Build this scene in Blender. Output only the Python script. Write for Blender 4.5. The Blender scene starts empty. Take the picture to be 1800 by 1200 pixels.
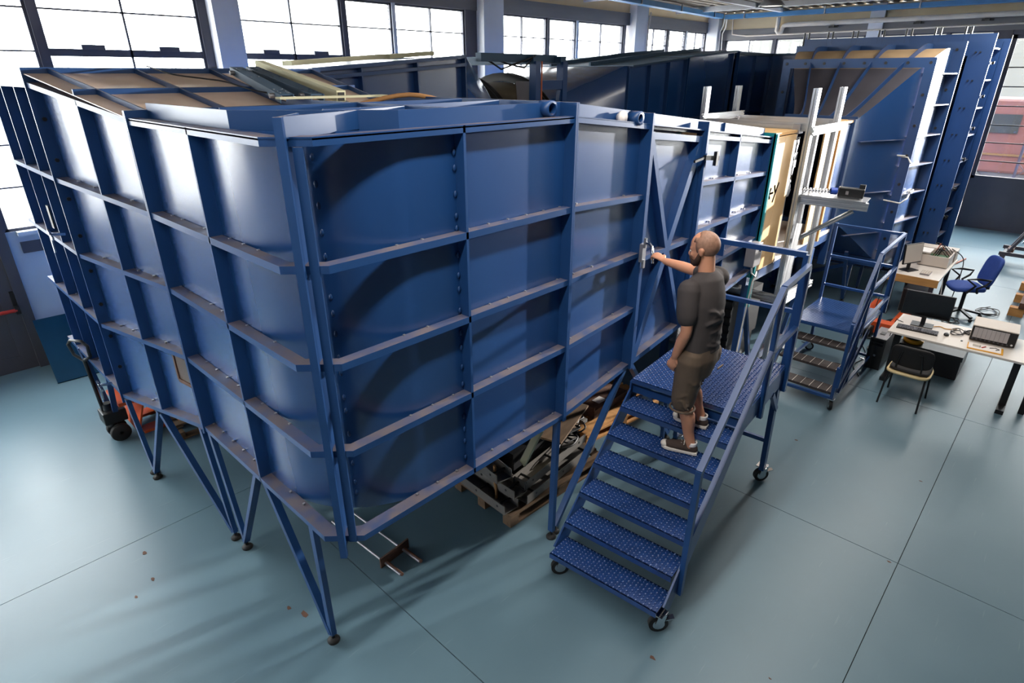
import bpy, bmesh, math, random
from mathutils import Vector as V3, Matrix
random.seed(7)
sc = bpy.context.scene
COL = sc.collection
# ------------------------------------------------------------------ camera
cam = bpy.data.cameras.new('camera'); cam_o = bpy.data.objects.new('camera', cam); COL.objects.link(cam_o)
cam.sensor_width = 36.0; cam.lens = 20.86; cam.clip_end = 200
_p, _y = math.radians(24.3), math.radians(43.22)
_d = V3((math.cos(_p)*math.cos(_y), math.cos(_p)*math.sin(_y), -math.sin(_p)))
cam_o.location = (-1.210, -2.478, 3.649)
cam_o.rotation_euler = _d.to_track_quat('-Z', 'Y').to_euler()
sc.camera = cam_o
# ------------------------------------------------------------------ world, lamps, exposure
SKY = 74.0
w = bpy.data.worlds.new('sky'); sc.world = w; w.use_nodes = True
bg = w.node_tree.nodes['Background']; bg.inputs[0].default_value = (1.0, 0.985, 0.965, 1); bg.inputs[1].default_value = SKY
sc.view_settings.view_transform = 'Standard'; sc.view_settings.look = 'None'
sc.view_settings.gamma = 1; sc.view_settings.exposure = -1.85; sc.view_settings.use_curve_mapping = False
sc.cycles.use_denoising = True; sc.cycles.max_bounces = 7; sc.cycles.diffuse_bounces = 4; sc.cycles.glossy_bounces = 4
sc.cycles.transparent_max_bounces = 12; sc.cycles.sample_clamp_indirect = 60; sc.cycles.caustics_reflective = False
def lamp_light(name, kind, loc, energy, color, size=.3, target=None, spot=None, blend=.4, parent=None):
    L = bpy.data.lights.new(name, kind); L.energy = energy; L.color = color
    if kind == 'AREA': L.shape = 'RECTANGLE'; L.size, L.size_y = size
    else: L.shadow_soft_size = size
    if spot: L.spot_size = math.radians(spot); L.spot_blend = blend
    o = bpy.data.objects.new(name, L); COL.objects.link(o); o.location = loc
    if target is not None: o.rotation_euler = (V3(target)-V3(loc)).to_track_quat('-Z', 'Y').to_euler()
    return o
# the flood lamp bolted high on the end wall side and the high-bay lamps (fixtures are built further down)
FLOOD = (17.3, -3.7, 4.25)
BAYS = [(-2.2, -.95), (1.3, -.95), (4.8, -.95), (8.3, -.95), (11.8, -1.3)]      # centres of the linear batten lamps
FLOOD_W, BAY_W = 120000, 330

# ------------------------------------------------------------------ materials
MT = {}
def srgb(r, g, b):
    f = lambda c: (c/255/12.92 if c <= 10 else ((c/255+.055)/1.055)**2.4)
    return (f(r), f(g), f(b), 1)
def mat(name, col, rough=.5, metal=0., vary=.12, scale=3., bump=0., bscale=60., spec=.5, rvary=.0, coat=0., dust=None, stretch=None, emit=None):
    if name in MT: return MT[name]
    m = bpy.data.materials.new(name); m.use_nodes = True; nt = m.node_tree; N = nt.nodes; L = nt.links
    b = N['Principled BSDF']; b.inputs['Roughness'].default_value = rough; b.inputs['Metallic'].default_value = metal
    b.inputs['Specular IOR Level'].default_value = spec
    if coat: b.inputs['Coat Weight'].default_value = coat; b.inputs['Coat Roughness'].default_value = .25
    c = srgb(*col) if max(col) > 1.01 else (*col, 1)
    tc = N.new('ShaderNodeTexCoord'); src = tc.outputs['Object']
    if stretch:
        mp = N.new('ShaderNodeMapping'); mp.inputs['Scale'].default_value = stretch; L.new(src, mp.inputs[0]); src = mp.outputs[0]
    nz = N.new('ShaderNodeTexNoise'); nz.inputs['Scale'].default_value = scale; nz.inputs['Detail'].default_value = 6; L.new(src, nz.inputs['Vector'])
    rp = N.new('ShaderNodeValToRGB'); rp.color_ramp.elements[0].position = .3; rp.color_ramp.elements[1].position = .7
    rp.color_ramp.elements[0].color = tuple(x*(1-vary) for x in c[:3])+(1,)
    rp.color_ramp.elements[1].color = tuple(min(1, x*(1+vary)) for x in c[:3])+(1,)
    L.new(nz.outputs[0], rp.inputs[0]); out = rp.outputs[0]
    if dust:   # settled dust on whatever faces up
        g = N.new('ShaderNodeNewGeometry'); sp = N.new('ShaderNodeSeparateXYZ'); L.new(g.outputs['Normal'], sp.inputs[0])
        mr = N.new('ShaderNodeMapRange'); mr.inputs[1].default_value = .75; mr.inputs[2].default_value = 1.0; L.new(sp.outputs[2], mr.inputs[0])
        n2 = N.new('ShaderNodeTexNoise'); n2.inputs['Scale'].default_value = 6; n2.inputs['Detail'].default_value = 8; L.new(tc.outputs['Object'], n2.inputs['Vector'])
        m2 = N.new('ShaderNodeMapRange'); m2.inputs[1].default_value = .35; m2.inputs[2].default_value = .6; m2.inputs[3].default_value = .25; m2.inputs[4].default_value = dust[1]; L.new(n2.outputs[0], m2.inputs[0])
        mu = N.new('ShaderNodeMath'); mu.operation = 'MULTIPLY'; L.new(mr.outputs[0], mu.inputs[0]); L.new(m2.outputs[0], mu.inputs[1])
        mx = N.new('ShaderNodeMix'); mx.data_type = 'RGBA'; L.new(mu.outputs[0], mx.inputs[0]); L.new(out, mx.inputs[6]); mx.inputs[7].default_value = srgb(*dust[0]); out = mx.outputs[2]
        rr = N.new('ShaderNodeMix'); rr.data_type = 'FLOAT'; L.new(mu.outputs[0], rr.inputs[0]); rr.inputs[2].default_value = rough; rr.inputs[3].default_value = .8; L.new(rr.outputs[0], b.inputs['Roughness'])
    L.new(out, b.inputs['Base Color'])
    if rvary:
        r2 = N.new('ShaderNodeMapRange'); r2.inputs[1].default_value = .3; r2.inputs[2].default_value = .7
        r2.inputs[3].default_value = rough-rvary; r2.inputs[4].default_value = rough+rvary; L.new(nz.outputs[0], r2.inputs[0]); L.new(r2.outputs[0], b.inputs['Roughness'])
    if bump:
        bn = N.new('ShaderNodeTexNoise'); bn.inputs['Scale'].default_value = bscale; bn.inputs['Detail'].default_value = 3; L.new(src, bn.inputs['Vector'])
        bp = N.new('ShaderNodeBump'); bp.inputs['Strength'].default_value = bump; bp.inputs['Distance'].default_value = .01; L.new(bn.outputs[0], bp.inputs['Height']); L.new(bp.outputs[0], b.inputs['Normal'])
    if emit: b.inputs['Emission Color'].default_value = (*emit[0], 1); b.inputs['Emission Strength'].default_value = emit[1]
    MT[name] = m; return m
DUST = ((112, 98, 92), .75)
M_BLUE = mat('tunnel_blue', (27, 67, 121), .27, vary=.06, scale=1.2, spec=1.0, coat=.6, dust=DUST)
M_RIB = mat('rib_blue', (29, 65, 114), .36, vary=.06, scale=2, spec=.45, dust=DUST)
M_STAIR = mat('stair_blue', (24, 63, 116), .34, vary=.08, scale=4, spec=.6)
M_TREAD = mat('tread_blue', (27, 58, 112), .26, vary=.12, scale=9, spec=.9)
M_TIP = mat('tip_highlight', (132, 150, 196), .25, metal=.3, vary=.2)  # lighter colour on the worn dimple caps paints in their highlights
M_GRIT = mat('grit_tape', (62, 55, 54), .9, vary=.3, scale=40, bump=.4, bscale=300)
M_PLY = mat('plywood', (196, 170, 132), .62, vary=.1, scale=2, stretch=(1, 6, 6))
M_PLYR = mat('roof_plywood', (232, 202, 180), .30, vary=.1, scale=2.5)
M_TAN = mat('hardboard', (218, 178, 124), .5, vary=.08, scale=2)
M_BRASS = mat('dusty_sheet', (168, 142, 110), .6, vary=.12, scale=4)
M_DSHEET = mat('dusty_dark_sheet', (58, 56, 64), .7, vary=.3, scale=1.6)
M_ALU = mat('aluminium', (182, 184, 187), .34, metal=.9, vary=.06, scale=3)
M_ALUD = mat('aluminium_slot', (92, 86, 82), .5, metal=.6)
M_GREY = mat('dark_grey_metal', (74, 72, 80), .5, vary=.08)
M_FRAME = mat('window_frame_grey', (70, 70, 82), .5, vary=.06)
M_WALL = mat('white_plaster', (206, 212, 224), .8, vary=.04, scale=1.5, bump=.08)
M_BEIGE = mat('beige_plaster', (206, 186, 152), .85, vary=.08, scale=1.2, bump=.1)
M_SHUT = mat('shutter_box', (108, 106, 108), .45, vary=.08, scale=1, stretch=(1, 1, 8))
M_CONC = mat('pillar_paint', (212, 214, 220), .7, vary=.04)
M_ROOF = mat('roof_sheet', (150, 140, 126), .7, vary=.1)
M_STEEL = mat('galvanised', (160, 160, 165), .4, metal=.7)
M_CHROME = mat('chrome', (205, 205, 208), .2, metal=1.)
M_RUB = mat('black_rubber', (22, 21, 22), .7)
M_BLK = mat('black_plastic', (18, 18, 20), .42, vary=.1)
M_SCREEN = mat('monitor_glass', (8, 8, 10), .12, spec=.5)
M_LAM = mat('desk_laminate', (214, 206, 198), .42, vary=.03)
M_EDGE = mat('beech_edge', (186, 140, 82), .5, vary=.12, stretch=(1, 1, 8))
M_BEIGEP = mat('beige_plastic', (202, 190, 178), .5, vary=.03)
M_SILV = mat('grey_plastic', (128, 124, 126), .45, vary=.06)
M_PAPER = mat('paper', (238, 232, 228), .8, vary=.02)
M_WOOD = mat('pallet_wood', (112, 88, 66), .8, vary=.25, scale=4, stretch=(1, 6, 6), bump=.2)
M_WOODL = mat('new_pallet_wood', (196, 140, 80), .75, vary=.18, scale=4, stretch=(6, 1, 6), bump=.2)
M_CARD = mat('cardboard', (176, 128, 80), .8, vary=.08)
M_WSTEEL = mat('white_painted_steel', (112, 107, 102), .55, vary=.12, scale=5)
M_BOXD = mat('charcoal_box', (26, 26, 30), .6)
M_ORANGE = mat('orange_paint', (206, 84, 38), .45, vary=.15, scale=6)
M_RED = mat('red_paint', (190, 44, 34), .4)
M_TRUCK = mat('truck_red', (70, 34, 33), .6)
M_RUST = mat('rusty_iron', (92, 62, 48), .75, vary=.3, scale=14, bump=.3)
M_TEAL = mat('teal_edge', (22, 132, 138), .4)
M_YEL = mat('yellow_plastic', (224, 160, 32), .45)
M_TRAY = mat('cable_tray_blue', (66, 128, 180), .45, vary=.1)
M_PIPE = mat('cream_pipe', (208, 196, 182), .5)
M_FOAM = mat('cream_foam', (196, 192, 160), .85, vary=.08)
M_CHAN = mat('steel_blue_channel', (46, 76, 102), .6, vary=.12)
M_BOARD = mat('teal_blue_board', (8, 56, 84), .8, vary=.08, spec=.2)
M_CABLE = mat('cable_black', (24, 22, 24), .5)
M_CABLEW = mat('cable_white', (216, 212, 206), .5)
M_CABLEO = mat('cable_orange', (190, 96, 60), .5)
M_OLIVE = mat('fan_casing_olive', (88, 78, 60), .6, vary=.2, scale=3)
M_CHAIRB = mat('chair_fabric_blue', (44, 74, 150), .8, vary=.08, scale=30, bump=.2, bscale=400)
M_CHAIRK = mat('chair_fabric_black', (24, 22, 24), .75, vary=.1, bump=.2, bscale=400)
M_CREAMS = mat('cream_seat_trim', (206, 184, 138), .5)
M_SKIN = mat('skin', (206, 146, 116), .5, vary=.05, scale=8, spec=.35)
M_STUB = mat('shaved_hair', (150, 112, 92), .6, vary=.18, scale=60)
M_BEARD = mat('beard_brown', (64, 40, 28), .8, vary=.3, scale=120, bump=.5, bscale=400)
M_SHIRT = mat('charcoal_cotton', (66, 60, 60), .88, vary=.08, scale=6, bump=.15, bscale=500)
M_SHORT = mat('khaki_cotton', (98, 82, 68), .85, vary=.12, scale=8, bump=.2, bscale=400)
M_SHOE = mat('grey_canvas', (72, 58, 52), .85, vary=.1, bump=.2, bscale=500)
M_SOLE = mat('white_rubber', (222, 214, 204), .6, vary=.04)
M_EYE = mat('eye_white', (225, 222, 216), .3)
M_ASPH = mat('asphalt', (150, 148, 146), .9, vary=.1)
M_BLAMP = mat('lamp_glass', (255, 250, 240), .4, emit=((1, .95, .85), 6))
def glass_mat():
    m = bpy.data.materials.new('window_glass'); m.use_nodes = True; nt = m.node_tree; N = nt.nodes; L = nt.links; N.clear()
    t = N.new('ShaderNodeBsdfTransparent'); t.inputs[0].default_value = (.93, .96, .97, 1)
    g = N.new('ShaderNodeBsdfGlossy'); g.inputs['Roughness'].default_value = .04
    
    mx = N.new('ShaderNodeMixShader'); o = N.new('ShaderNodeOutputMaterial')
    mx.inputs[0].default_value = .06; L.new(t.outputs[0], mx.inputs[1]); L.new(g.outputs[0], mx.inputs[2]); L.new(mx.outputs[0], o.inputs[0]); return m
M_GLASS = glass_mat()
def floor_mat():
    m = bpy.data.materials.new('epoxy_floor'); m.use_nodes = True; nt = m.node_tree; N = nt.nodes; L = nt.links; b = N['Principled BSDF']
    g = N.new('ShaderNodeNewGeometry'); P = g.outputs['Position']
    n1 = N.new('ShaderNodeTexNoise'); n1.inputs['Scale'].default_value = .55; n1.inputs['Detail'].default_value = 5; L.new(P, n1.inputs['Vector'])
    rp = N.new('ShaderNodeValToRGB'); e = rp.color_ramp.elements
    e[0].position = .3; e[0].color = srgb(84, 109, 122); e[1].position = .72; e[1].color = srgb(98, 123, 135); L.new(n1.outputs[0], rp.inputs[0])
    n2 = N.new('ShaderNodeTexNoise'); n2.inputs['Scale'].default_value = 26; n2.inputs['Detail'].default_value = 8; n2.inputs['Roughness'].default_value = .7; L.new(P, n2.inputs['Vector'])
    r2 = N.new('ShaderNodeValToRGB'); r2.color_ramp.elements[0].position = .66; r2.color_ramp.elements[1].position = .78; L.new(n2.outputs[0], r2.inputs[0])
    # scuffs: stretched noise
    mp = N.new('ShaderNodeMapping'); mp.inputs['Scale'].default_value = (1.2, 16, 1); mp.inputs['Rotation'].default_value = (0, 0, .5); L.new(P, mp.inputs[0])
    n3 = N.new('ShaderNodeTexNoise'); n3.inputs['Scale'].default_value = 2.2; n3.inputs['Detail'].default_value = 6; L.new(mp.outputs[0], n3.inputs['Vector'])
    r3 = N.new('ShaderNodeValToRGB'); r3.color_ramp.elements[0].position = .66; r3.color_ramp.elements[1].position = .74; r3.color_ramp.elements[1].color = (.14, .14, .14, 1); L.new(n3.outputs[0], r3.inputs[0])
    mx = N.new('ShaderNodeMix'); mx.data_type = 'RGBA'; L.new(r3.outputs[0], mx.inputs[0]); L.new(rp.outputs[0], mx.inputs[6]); mx.inputs[7].default_value = srgb(150, 168, 170)
    m2 = N.new('ShaderNodeMix'); m2.data_type = 'RGBA'; mm = N.new('ShaderNodeMath'); mm.operation = 'MULTIPLY'; mm.inputs[1].default_value = .35; L.new(r2.outputs[0], mm.inputs[0]); L.new(mm.outputs[0], m2.inputs[0]); L.new(mx.outputs[2], m2.inputs[6]); m2.inputs[7].default_value = srgb(70, 92, 100)
    L.new(m2.outputs[2], b.inputs['Base Color'])
    rr = N.new('ShaderNodeMapRange'); rr.inputs[3].default_value = .26; rr.inputs[4].default_value = .46; L.new(n1.outputs[0], rr.inputs[0]); L.new(rr.outputs[0], b.inputs['Roughness'])
    b.inputs['Specular IOR Level'].default_value = .4
    bp = N.new('ShaderNodeBump'); bp.inputs['Strength'].default_value = .04; bp.inputs['Distance'].default_value = .01; L.new(n2.outputs[0], bp.inputs['Height']); L.new(bp.outputs[0], b.inputs['Normal'])
    return m
M_FLOOR = floor_mat()
M_JOINT = mat('joint_dark', (58, 70, 74), .8)

# ------------------------------------------------------------------ mesh helpers
class MB:
    def __init__(s): s.v = []; s.f = []; s.sm = []
    def add(s, vs, fs, smooth=False):
        k = len(s.v); s.v += [tuple(x) for x in vs]; s.f += [tuple(i+k for i in f) for f in fs]; s.sm += [smooth]*len(fs); return s
    def box(s, x0, x1, y0, y1, z0, z1):
        vs = [(x, y, z) for z in (z0, z1) for x, y in ((x0, y0), (x1, y0), (x1, y1), (x0, y1))]
        return s.add(vs, [(3, 2, 1, 0), (4, 5, 6, 7), (0, 1, 5, 4), (1, 2, 6, 5), (2, 3, 7, 6), (3, 0, 4, 7)])
    def hexa(s, b, t):   # bottom ring of 4, top ring of 4 (counter-clockwise seen from outside top)
        return s.add(list(b)+list(t), [(3, 2, 1, 0), (4, 5, 6, 7), (0, 1, 5, 4), (1, 2, 6, 5), (2, 3, 7, 6), (3, 0, 4, 7)])
    def bar(s, p0, p1, w, h, up=(0, 0, 1), off=(0, 0)):   # box from p0 to p1, w sideways, h along up
        p0 = V3(p0); p1 = V3(p1); d = (p1-p0).normalized(); u = V3(up)
        if abs(d.dot(u)) > .99: u = V3((1, 0, 0))
        sd = d.cross(u).normalized(); u = sd.cross(d).normalized()
        c = [(-w/2+off[0], -h/2+off[1]), (w/2+off[0], -h/2+off[1]), (w/2+off[0], h/2+off[1]), (-w/2+off[0], h/2+off[1])]
        a = [p0+sd*x+u*y for x, y in c]; b = [p1+sd*x+u*y for x, y in c]
        return s.add(a+b, [(0, 1, 2, 3), (7, 6, 5, 4), (4, 5, 1, 0), (5, 6, 2, 1), (6, 7, 3, 2), (7, 4, 0, 3)])
    def tube(s, pts, r, n=8, closed=False):
        P = [V3(p) for p in pts]; m = len(P); rings = []; ref = None
        for i in range(m):
            if closed: d = P[(i+1) % m]-P[i-1]
            else: d = P[min(i+1, m-1)]-P[max(i-1, 0)]
            d = d.normalized() if d.length > 1e-9 else V3((0, 0, 1))
            if ref is None: ref = d.orthogonal().normalized()
            ref = (ref-d*ref.dot(d)); ref = ref.normalized() if ref.length > 1e-6 else d.orthogonal().normalized()
            q = d.cross(ref); rr = r[i] if isinstance(r, (list, tuple)) else r
            rings.append([P[i]+ref*rr*math.cos(2*math.pi*k/n)+q*rr*math.sin(2*math.pi*k/n) for k in range(n)])
        vs = [v for R in rings for v in R]; fs = []
        for i in range(m if closed else m-1):
            a = i*n; b = ((i+1) % m)*n
            for k in range(n): fs.append((a+k, a+(k+1) % n, b+(k+1) % n, b+k))
        s.add(vs, fs, True)
        if not closed: s.add(rings[0], [tuple(range(n-1, -1, -1))]); s.add(rings[-1], [tuple(range(n))])
        return s
    def cyl(s, p0, p1, r, n=16, r1=None): return s.tube([p0, p1], [r, r if r1 is None else r1], n)
    def lathe(s, prof, n=20, c=(0, 0, 0), axis='z'):   # prof: (radius, height)
        vs = []; fs = []
        for r, h in prof:
            for k in range(n):
                a = 2*math.pi*k/n; x, y = r*math.cos(a), r*math.sin(a)
                p = {'z': (x, y, h), 'x': (h, x, y), 'y': (y, h, x)}[axis]; vs.append((p[0]+c[0], p[1]+c[1], p[2]+c[2]))
        for i in range(len(prof)-1):
            for k in range(n): fs.append((i*n+k, i*n+(k+1) % n, (i+1)*n+(k+1) % n, (i+1)*n+k))
        return s.add(vs, fs, True)
    def prism(s, poly, z0, z1):
        n = len(poly); vs = [(x, y, z0) for x, y in poly]+[(x, y, z1) for x, y in poly]
        return s.add(vs, [tuple(range(n-1, -1, -1)), tuple(range(n, 2*n))]+[(i, (i+1) % n, n+(i+1) % n, n+i) for i in range(n)])
    def plate(s, poly, t):   # 3-D polygon extruded by vector t
        n = len(poly); P = [V3(p) for p in poly]; t = V3(t)
        return s.add(P+[p+t for p in P], [tuple(range(n-1, -1, -1)), tuple(range(n, 2*n))]+[(i, (i+1) % n, n+(i+1) % n, n+i) for i in range(n)])
    def strip(s, pts, w, z0, z1, smooth=False):   # plan polyline, thickened by w to its left, extruded in z
        P = [V3((p[0], p[1], 0)) for p in pts]; I = []
        for i, p in enumerate(P):
            ds = []
            if i > 0: ds.append((P[i]-P[i-1]).normalized())
            if i < len(P)-1: ds.append((P[i+1]-P[i]).normalized())
            ns = [V3((-d.y, d.x, 0)) for d in ds]; nn = sum(ns, V3()).normalized(); I.append(p+nn*(w/max(.3, nn.dot(ns[0]))))
        for i in range(len(P)-1):
            a, b, c, d = P[i], P[i+1], I[i+1], I[i]
            s.add([(q.x, q.y, z) for z in (z0, z1) for q in (a, b, c, d)], [(3, 2, 1, 0), (4, 5, 6, 7)])
            s.add([(q.x, q.y, z) for z in (z0, z1) for q in (a, b, c, d)], [(0, 1, 5, 4), (2, 3, 7, 6)], smooth)
        for a, d in ((P[0], I[0]), (P[-1], I[-1])): s.add([(a.x, a.y, z0), (d.x, d.y, z0), (d.x, d.y, z1), (a.x, a.y, z1)], [(0, 1, 2, 3)])
        return s
    def ell(s, c, r, n=14, m=9, rot=None):
        vs = [];
        for i in range(m+1):
            th = math.pi*i/m
            for k in range(n):
                a = 2*math.pi*k/n; p = V3((r[0]*math.sin(th)*math.cos(a), r[1]*math.sin(th)*math.sin(a), r[2]*math.cos(th)))
                if rot: p = rot @ p
                vs.append(p+V3(c))
        fs = []
        for i in range(m):
            for k in range(n): fs.append((i*n+k, (i+1)*n+k, (i+1)*n+(k+1) % n, i*n+(k+1) % n))
        return s.add(vs, fs, True)
    def mesh(s, name):
        me = bpy.data.meshes.new(name); me.from_pydata(s.v, [], s.f)
        me.polygons.foreach_set('use_smooth', s.sm); me.validate(); me.update(); return me
    def build(s, name, m, parent=None, bevel=0, weld=False):
        me = s.mesh(name); me.materials.append(m)
        if weld:
            bm = bmesh.new(); bm.from_mesh(me); bmesh.ops.remove_doubles(bm, verts=bm.verts, dist=1e-5); bmesh.ops.recalc_face_normals(bm, faces=bm.faces); bm.to_mesh(me); bm.free()
        o = bpy.data.objects.new(name, me); COL.objects.link(o)
        if parent is not None: attach(o, parent)
        if bevel:
            b = o.modifiers.new('bevel', 'BEVEL'); b.width = bevel; b.segments = 2; b.limit_method = 'ANGLE'
        return o
def attach(o, parent):
    o.parent = parent; o.matrix_parent_inverse = world_of(parent).inverted()
def world_of(q): return (world_of(q.parent) @ q.matrix_parent_inverse @ q.matrix_basis) if q.parent else q.matrix_basis.copy()
def thing(name, label, cat, loc=(0, 0, 0), group=None):   # an Empty at the thing's base; parts are given in world coordinates
    o = bpy.data.objects.new(name, None); COL.objects.link(o); o.location = loc; o.empty_display_size = .1
    return tag(o, label, cat, group)
def tag(o, label, cat, group=None):
    o['label'] = label; o['category'] = cat
    if group: o['group'] = group
    return o
def struct(o): o['kind'] = 'structure'; return o
def stuff(o): o['kind'] = 'stuff'; return o
def box(name, m, parent, *b, bevel=0): return MB().box(*b).build(name, m, parent, bevel)
def bar(name, m, parent, p0, p1, w, h, up=(0, 0, 1), bevel=0): return MB().bar(p0, p1, w, h, up).build(name, m, parent, bevel)
def link(me, name, m, parent, loc=(0, 0, 0), rotz=0):   # an object sharing a mesh
    if not me.materials: me.materials.append(m)
    o = bpy.data.objects.new(name, me); COL.objects.link(o); o.location = loc; o.rotation_euler = (0, 0, rotz)
    if parent is not None: attach(o, parent)
    return o
def lerp(a, b, t): return V3(a)*(1-t)+V3(b)*t
def xform(o_, yaw):   # local (u forward, v left, z) to world
    c, s_ = math.cos(yaw), math.sin(yaw)
    return lambda u, v, z: (o_[0]+u*c-v*s_, o_[1]+u*s_+v*c, o_[2]+z)

# ------------------------------------------------------------------ the hall
X0, X1, Y0, Y1, ZC = -7.0, 18.1, -9.0, 7.22, 5.30
fl = struct(box('floor', M_JOINT, None, X0-.3, X1+.3, Y0-.3, Y1+.3, -.2, -.012))
xs = [X0-.3, -5.52, -2.47, .58, 3.63, 6.68, 9.73, 12.78, 15.83, X1+.3]; ys = [Y0-.3, -7.08, -2.26, 2.56, Y1+.3]
for i in range(len(xs)-1):
    for j in range(len(ys)-1): box('slab', M_FLOOR, fl, xs[i]+.003, xs[i+1]-.003, ys[j]+.003, ys[j+1]-.003, -.013, 0)
ZS, ZT = 1.82, 4.78                                  # window sill and head
ROWS = [1.82, 2.35, 2.85, 3.37, 3.90, 4.37, 4.78]
wb = MB()
wb.box(-.22, X1, Y1, Y1+.25, 0, ZS); wb.box(X0, -1.42, Y1, Y1+.25, 0, ZS)
wb = struct(wb.build('wall_back', M_WALL))
struct(box('wall_back_lintel', M_BEIGE, None, X0, X1, Y1, Y1+.3, ZT+.28, ZC))
struct(box('trim_1', M_SHUT, None, X0, X1, Y1-.03, Y1+.3, ZT, ZT+.28))
struct(box('trim_2', M_CONC, None, -.1, 2.72, Y1-.10, Y1, ZS-.05, ZS))
struct(box('trim_3', M_FRAME, None, -.1, 2.72, Y1-.04, Y1, ZS-.28, ZS-.14))
WN = [0]
def pane_window(x0, x1, cols, rows=ROWS, axis='x', at=Y1, vent=False, detail=True):
    """One glazed window in a wall: frame, transoms, muntins and a pane in every opening. axis 'x': wall along x at y=at; 'y': wall along y at x=at."""
    WN[0] += 1; sw = (lambda b, a0, a1, b0, b1, z0, z1: b.box(a0, a1, b0, b1, z0, z1)) if axis == 'x' else (lambda b, a0, a1, b0, b1, z0, z1: b.box(b0, b1, a0, a1, z0, z1))
    f = .035; d0, d1 = at+.02, at+.09; z0, z1 = rows[0], rows[-1]
    b = MB(); sw(b, x0, x0+f, d0, d1, z0, z1); sw(b, x1-f, x1, d0, d1, z0, z1); sw(b, x0, x1, d0, d1, z0, z0+f); sw(b, x0, x1, d0, d1, z1-f, z1)
    W = struct(b.build('window_%d' % WN[0], M_FRAME))
    for z in rows[1:-1]:
        t = .055 if (vent and abs(z-3.9) < .01) else .012
        b = MB(); sw(b, x0+f, x1-f, d0+.01, d1-.01, z-t, z+t*.6)
        if vent and abs(z-3.9) < .01:
            for q in (.27, .75): xc = x0+(x1-x0)*q; sw(b, xc-.13, xc+.13, d0-.03, d0+.02, z+t*.6-.01, z+t*.6+.05)
        b.build('transom', M_FRAME, W)
    xs_ = [x0+f+(x1-x0-2*f)*k/cols for k in range(cols+1)]
    for k in range(1, cols): b = MB(); sw(b, xs_[k]-.013, xs_[k]+.013, d0+.01, d1-.01, z0+f, z1-f); b.build('muntin', M_FRAME, W)
    for k in range(cols):
        for r in range(len(rows)-1): b = MB(); sw(b, xs_[k]+.004, xs_[k+1]-.004, (d0+d1)/2-.003, (d0+d1)/2+.003, rows[r]+.012, rows[r+1]-.012); b.build('pane', M_GLASS, W)
    return W
struct(box('pillar', M_CONC, None, -2.55, -2.35, Y1-.1, Y1+.3, 0, ZC))
for pc in (2.99, 8.34, 13.8): struct(box('pillar', M_CONC, None, pc-.19-(.08 if pc > 5 else 0), pc+.19+(.1 if pc > 5 else 0), Y1-.22, Y1+.3, 0, ZC))
struct(box('trim_4', M_CONC, None, X1-.25, X1+.2, Y1-.35, Y1+.2, 0, ZC))
for x0, x1, c in ((-.20, .70, 1), (.78, 2.68, 2), (3.2, 4.99, 2), (5.07, 6.02, 1), (6.08, 7.76, 2), (8.65, 10.27, 2), (10.35, 11.33, 1), (11.42, 13.33, 2), (14.15, 15.55, 2), (15.62, 16.6, 1), (16.68, 17.85, 2)):
    pane_window(x0, x1, c, vent=(c == 2 and x1 < 5.2))
pane_window(-1.42, -.28, 1, rows=[2.62, 3.37, 3.9, 4.37, 4.78]); LR = ROWS
for x0, x1, c in ((-2.34, -1.46, 1), (-4.55, -2.56, 2), (-6.98, -4.6, 2)): pane_window(x0, x1, c, rows=LR)
mu = MB()
for x in (.70, 4.99, 7.76, 10.27, 13.33, 15.55): mu.box(x, x+.08, Y1-.01, Y1+.12, ZS, ZT)
mu.box(7.84, 8.08, Y1-.01, Y1+.12, ZS, ZT); mu.box(2.68, 2.80, Y1-.01, Y1+.12, ZS, ZT); mu.box(17.85, 18.1, Y1, Y1+.12, ZS, ZT); mu.box(-.28, -.20, Y1, Y1+.12, ZS, ZT)
struct(mu.build('trim_5', M_FRAME))
mu = MB()
for x in (6.02, 11.33, 16.6): mu.box(x, x+.07, Y1-.01, Y1+.12, ZS, ZT)
struct(mu.build('trim_6', M_CONC))
# grey escape door in the back wall
dr = struct(MB().box(-.34, -.22, Y1-.06, Y1+.15, 0, 2.62).box(-1.42, -1.32, Y1-.06, Y1+.15, 0, 2.62).box(-1.32, -.34, Y1-.06, Y1+.15, 2.5, 2.62).build('door_1', M_GREY))
lf = MB().box(-1.32, -1.16, Y1, Y1+.06, 0, 2.5).box(-.50, -.34, Y1, Y1+.06, 0, 2.5).box(-1.16, -.5, Y1, Y1+.06, 0, .2).box(-1.16, -.5, Y1, Y1+.06, 1.22, 1.38).box(-1.16, -.5, Y1, Y1+.06, 2.36, 2.5).box(-1.16, -.5, Y1+.02, Y1+.05, .2, 1.22).build('door_leaf', M_GREY, dr)
box('pane', M_GLASS, dr, -1.16, -.5, Y1+.02, Y1+.03, 1.38, 2.36)
MB().tube([(-1.2, Y1-.1, .85), (-.37, Y1-.1, .85)], .024, 10).build('push_bar', M_RED, dr)
MB().box(-.39, -.34, Y1-.12, Y1, .80, .90).box(-.385, -.345, Y1-.03, Y1, .90, 1.08).build('latch_housing', M_BLK, dr)
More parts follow.
